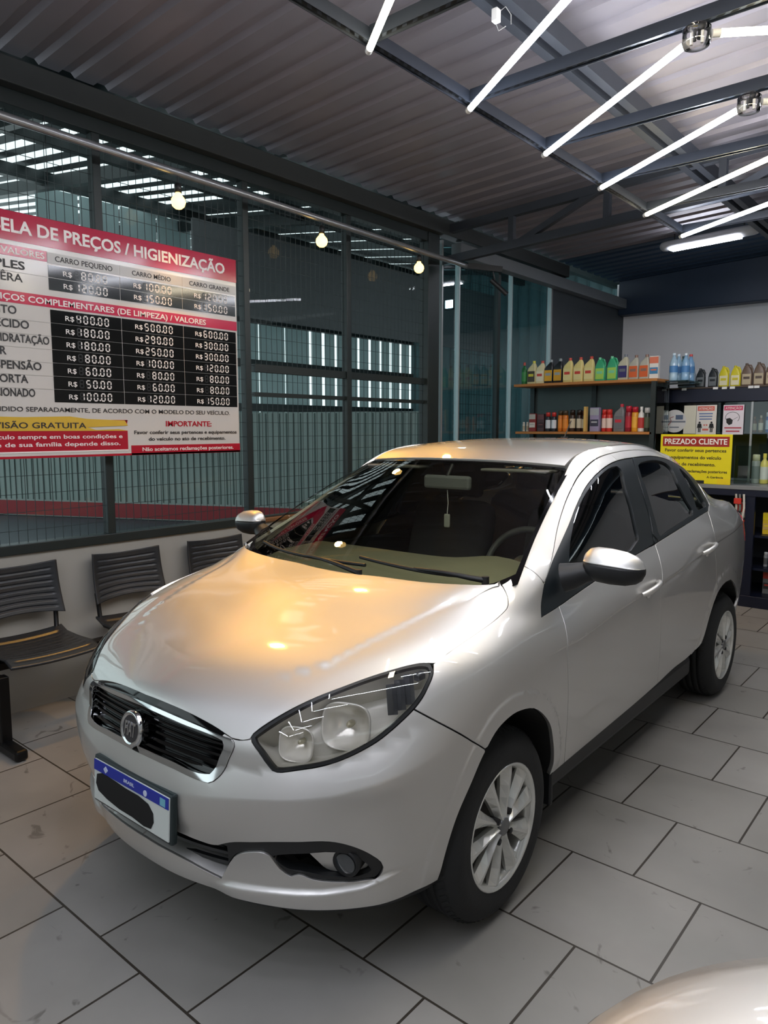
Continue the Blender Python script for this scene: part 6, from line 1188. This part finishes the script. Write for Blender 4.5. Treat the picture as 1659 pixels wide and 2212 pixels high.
# --- handles
for par, (y0, z0, y1, z1) in ((fd, (1.03, .873, 1.215, .897)), (rd, (1.858, .936, 2.045, .960))):
    for k, sgn in enumerate((1, -1)):
        P_ = []
        for i in range(11):
            t_ = i / 10; P_.append((sgn * (.836 + .030 * math.sin(math.pi * t_) ** .6 + .004), y0 + (y1 - y0) * t_, z0 + (z1 - z0) * t_ + .012 * math.sin(math.pi * t_)))
        h_ = MB().tube(P_, [.009, .012, .012, .0115, .011, .011, .011, .0115, .013, .014, .010], 12).build('door_handle', M_paint, par[k])
        ym, zm = y0 + (y1 - y0) * .48, z0 + (z1 - z0) * .48 - .022
        MB().lathe([(0, .006), (.018, .005), (.024, 0)], axes((sgn * .837, ym, zm), (0, sgn, 0), (0, 0, 1)) @ Matrix.Diagonal((1.15, .8, 1, 1)), 20).build('handle_cup', M_paint, par[k])
# --- wipers and cowl
def wp(u, v, d): 
    p = wsN.ev([u], [v])[0] + wsN.normal([u], [v])[0] * d; return tuple(p)
for (b0, b1, a0, a1) in (((-.53, .118), (.10, .128), (.10, .085), (-.20, .125)), ((.05, .165), (.50, .105), (.56, .075), (.30, .135))):
    n = 12; pts = [wp(b0[0] + (b1[0] - b0[0]) * i / n, b0[1] + (b1[1] - b0[1]) * i / n, .014) for i in range(n + 1)]
    wo = MB().tube(pts, .007, 8).build('wiper', M_black, car)
    MB().tube([wp(a0[0] + (a1[0] - a0[0]) * i / 6, a0[1] + (a1[1] - a0[1]) * i / 6, .016 + .016 * math.sin(math.pi * i / 6)) for i in range(7)], [.011, .010, .009, .008, .007, .006, .006], 8).build('wiper_arm', M_black, wo)
    c_ = Vector(wp(a0[0], a0[1], .012)); MB().cyl(c_ - Vector((0, 0, .03)), c_ + Vector((0, 0, .016)), .013, 12).build('wiper_pivot', M_black, wo)
cw = MB(); xs = np.linspace(-.62, .62, 24)
cw.loft([[(x, .10 + .20 * (x / .62) ** 2 * .5 + .02, .985 + .012 * abs(x)), (x, .02 + .20 * (x / .62) ** 2 * .55, .978 + .01 * abs(x))] for x in xs], True, False, False); cw.build('cowl', M_black, car)
# --- interior
M_dash = mat('dash_grey', '#86826c', .6, var=.06, bump=.1, bscale=200); M_seatf = mat('seat_fabric', '#2b2c2b', .85, var=.1, bump=.2, bscale=150); M_int = mat('cabin_dark', '#191a1a', .8)
rows = []
for x in np.linspace(-.68, .68, 21):
    k = (abs(x) / .68) ** 2; hump = .035 * math.exp(-((x - .35) / .17) ** 2); rows.append([(x, .16 + .10 * k, .93), (x, .20 + .10 * k, .955 + hump * .2), (x, .45, .985 + hump), (x, .70, .990 + hump), (x, .78, .94), (x, .80, .72), (x, .76, .55)])
MB().loft(rows, True, False, False).build('dashboard', M_dash, car)
sw = axes((.35, .90, .95), (1, 0, 0), (0, .42, .9)); mb = MB(); R_ = .175
mb.tube([sw @ Vector((R_ * math.cos(a), R_ * math.sin(a), 0)) for a in [2 * math.pi * i / 40 for i in range(40)]], .015, 10, closed=True)
for a in (0, math.pi, -math.pi / 2): mb.beam(sw @ Vector((.05 * math.cos(a), .05 * math.sin(a), -.01)), sw @ Vector((R_ * math.cos(a), R_ * math.sin(a), 0)), .03, .012, sw.to_3x3() @ Vector((0, 0, 1)))
mb.lathe([(0, .012), (.05, .008), (.06, -.01), (.04, -.03), (0, -.03)], sw, 24); mb.build('steering_wheel', mat('wheel_grey', '#3a3b39', .5), car)
def soft(w_, h_, d_, M_, name, m_, par):
    rings = []
    for t_, s_ in ((-.5, .80), (-.47, .93), (-.38, 1), (.38, 1), (.47, .93), (.5, .80)): rings.append([tuple(M_ @ Vector((x * s_, y * s_, h_ * t_))) for x, y in rrect(w_, d_, 6, .42)])
    return MB().loft(rings).build(name, m_, par)
for x in (-.36, .36):
    b_ = soft(.50, .62, .14, Matrix.Translation((x, 1.36, .86)) @ Matrix.Rotation(-.30, 4, 'X'), 'front_seat', M_seatf, car)
    soft(.50, .16, .50, Matrix.Translation((x, 1.06, .52)), 'seat_cushion', M_seatf, b_); soft(.27, .19, .10, Matrix.Translation((x, 1.50, 1.275)) @ Matrix.Rotation(-.2, 4, 'X'), 'headrest', M_seatf, b_)
rs = soft(1.24, .62, .16, Matrix.Translation((0, 2.20, .86)) @ Matrix.Rotation(-.35, 4, 'X'), 'rear_seat', M_seatf, car); soft(1.24, .16, .48, Matrix.Translation((0, 1.9, .50)), 'seat_cushion', M_seatf, rs)
for x in (-.36, .36): soft(.26, .15, .09, Matrix.Translation((x, 2.36, 1.21)), 'headrest', M_seatf, rs)
MB().box((0, 1.3, .30), (1.36, 2.0, .04)).build('cabin_floor', M_int, car); MB().box((0, 2.42, 1.06), (1.2, .36, .03)).build('parcel_shelf', M_int, car)
for sgn in (1, -1): MB().box((sgn * .735, 1.28, .66), (.03, 1.9, .60)).build('door_card', M_int, car)
panel('headliner', rfN, [(-.5, .02), (.5, .02), (.5, rfN.tv[-1] - .02), (-.5, rfN.tv[-1] - .02)], mat('headliner', '#8a8880', .9), car, step=.06, mirror=False, flange=0, gap=0, off=-.03)
mr = MB().box((.02, .80, 1.315), (.25, .03, .062), bev=.012).build('rear_mirror', mat('mirror_back', '#6a6d6c', .5), car); MB().cyl((.02, .80, 1.34), (.02, .84, 1.392), .010, 10).build('mirror_stem', M_black, mr)
MB().tube([(.02, .80, 1.28), (.025, .80, 1.22), (.02, .80, 1.17)], .0015, 6).build('pendant_cord', M_white, mr); soft(.03, .06, .012, Matrix.Translation((.02, .80, 1.14)), 'pendant', mat('pendant', '#8f9088', .5), mr)
for x in (-.33, .33): MB().box((x, .90, 1.375), (.32, .13, .012), bev=.005).build('sun_visor', mat('visor', '#6d6c66', .8), car)
# inspection stickers and roof aerial
MB().cyl((0, 2.02, 1.49), (0, 2.02, 1.51), .02, 14).build('aerial_base', M_black, car).name = 'aerial_base'
MB().cyl((0, 2.02, 1.505), (0, 2.10, 1.60), .0035, 8).build('aerial', M_black, car)

# ------------------------------------------------------------------ corner of a second silver car at the lower right
t = thing('silver_car', 'rounded front corner of another silver car at the lower right photo edge', 'car', (2.08, -.44, 0), 0)
def ring(z, k, dome=0.0, n=72, ex=2.6):
    pts = []
    for i in range(n):
        a = 2 * math.pi * i / n; c_, s_ = math.cos(a), math.sin(a)
        x = .952 * k * math.copysign(abs(c_) ** (2 / ex), c_); y = .74 * k * math.copysign(abs(s_) ** (2 / ex), s_)
        pts.append((x, y, z + dome * (1 - (x / .952) ** 2 * .5 - (y / .74) ** 2 * .5)))
    return pts
bp_ = MB().loft([ring(.22, .955), ring(.30, .985), ring(.45, 1.0), ring(.62, .995), ring(.74, .978), ring(.806, .951)], True, False).build('bumper', M_paint, t)
hd = [ring(.8065, .9505), ring(.822, .938), ring(.832, .89, .02), ring(.838, .8, .04), ring(.842, .6, .06), ring(.845, .3, .07), ring(.846, .02, .07)]
MB().loft(hd, True, True).build('hood', M_paint, t)
MB().loft([ring(.16, .90), ring(.225, .93)], True, True).build('lower_valance', M_black, t)
for x in (-.62, .62):
    for y in (-.35,):
        MB().lathe([(.18, -.09), (.28, -.09), (.30, -.06), (.305, 0), (.30, .06), (.28, .09), (.18, .09)], axes((x, y, .305), (0, -1, 0), (0, 0, 1)), 40).build('tyre', M_rubber, t)
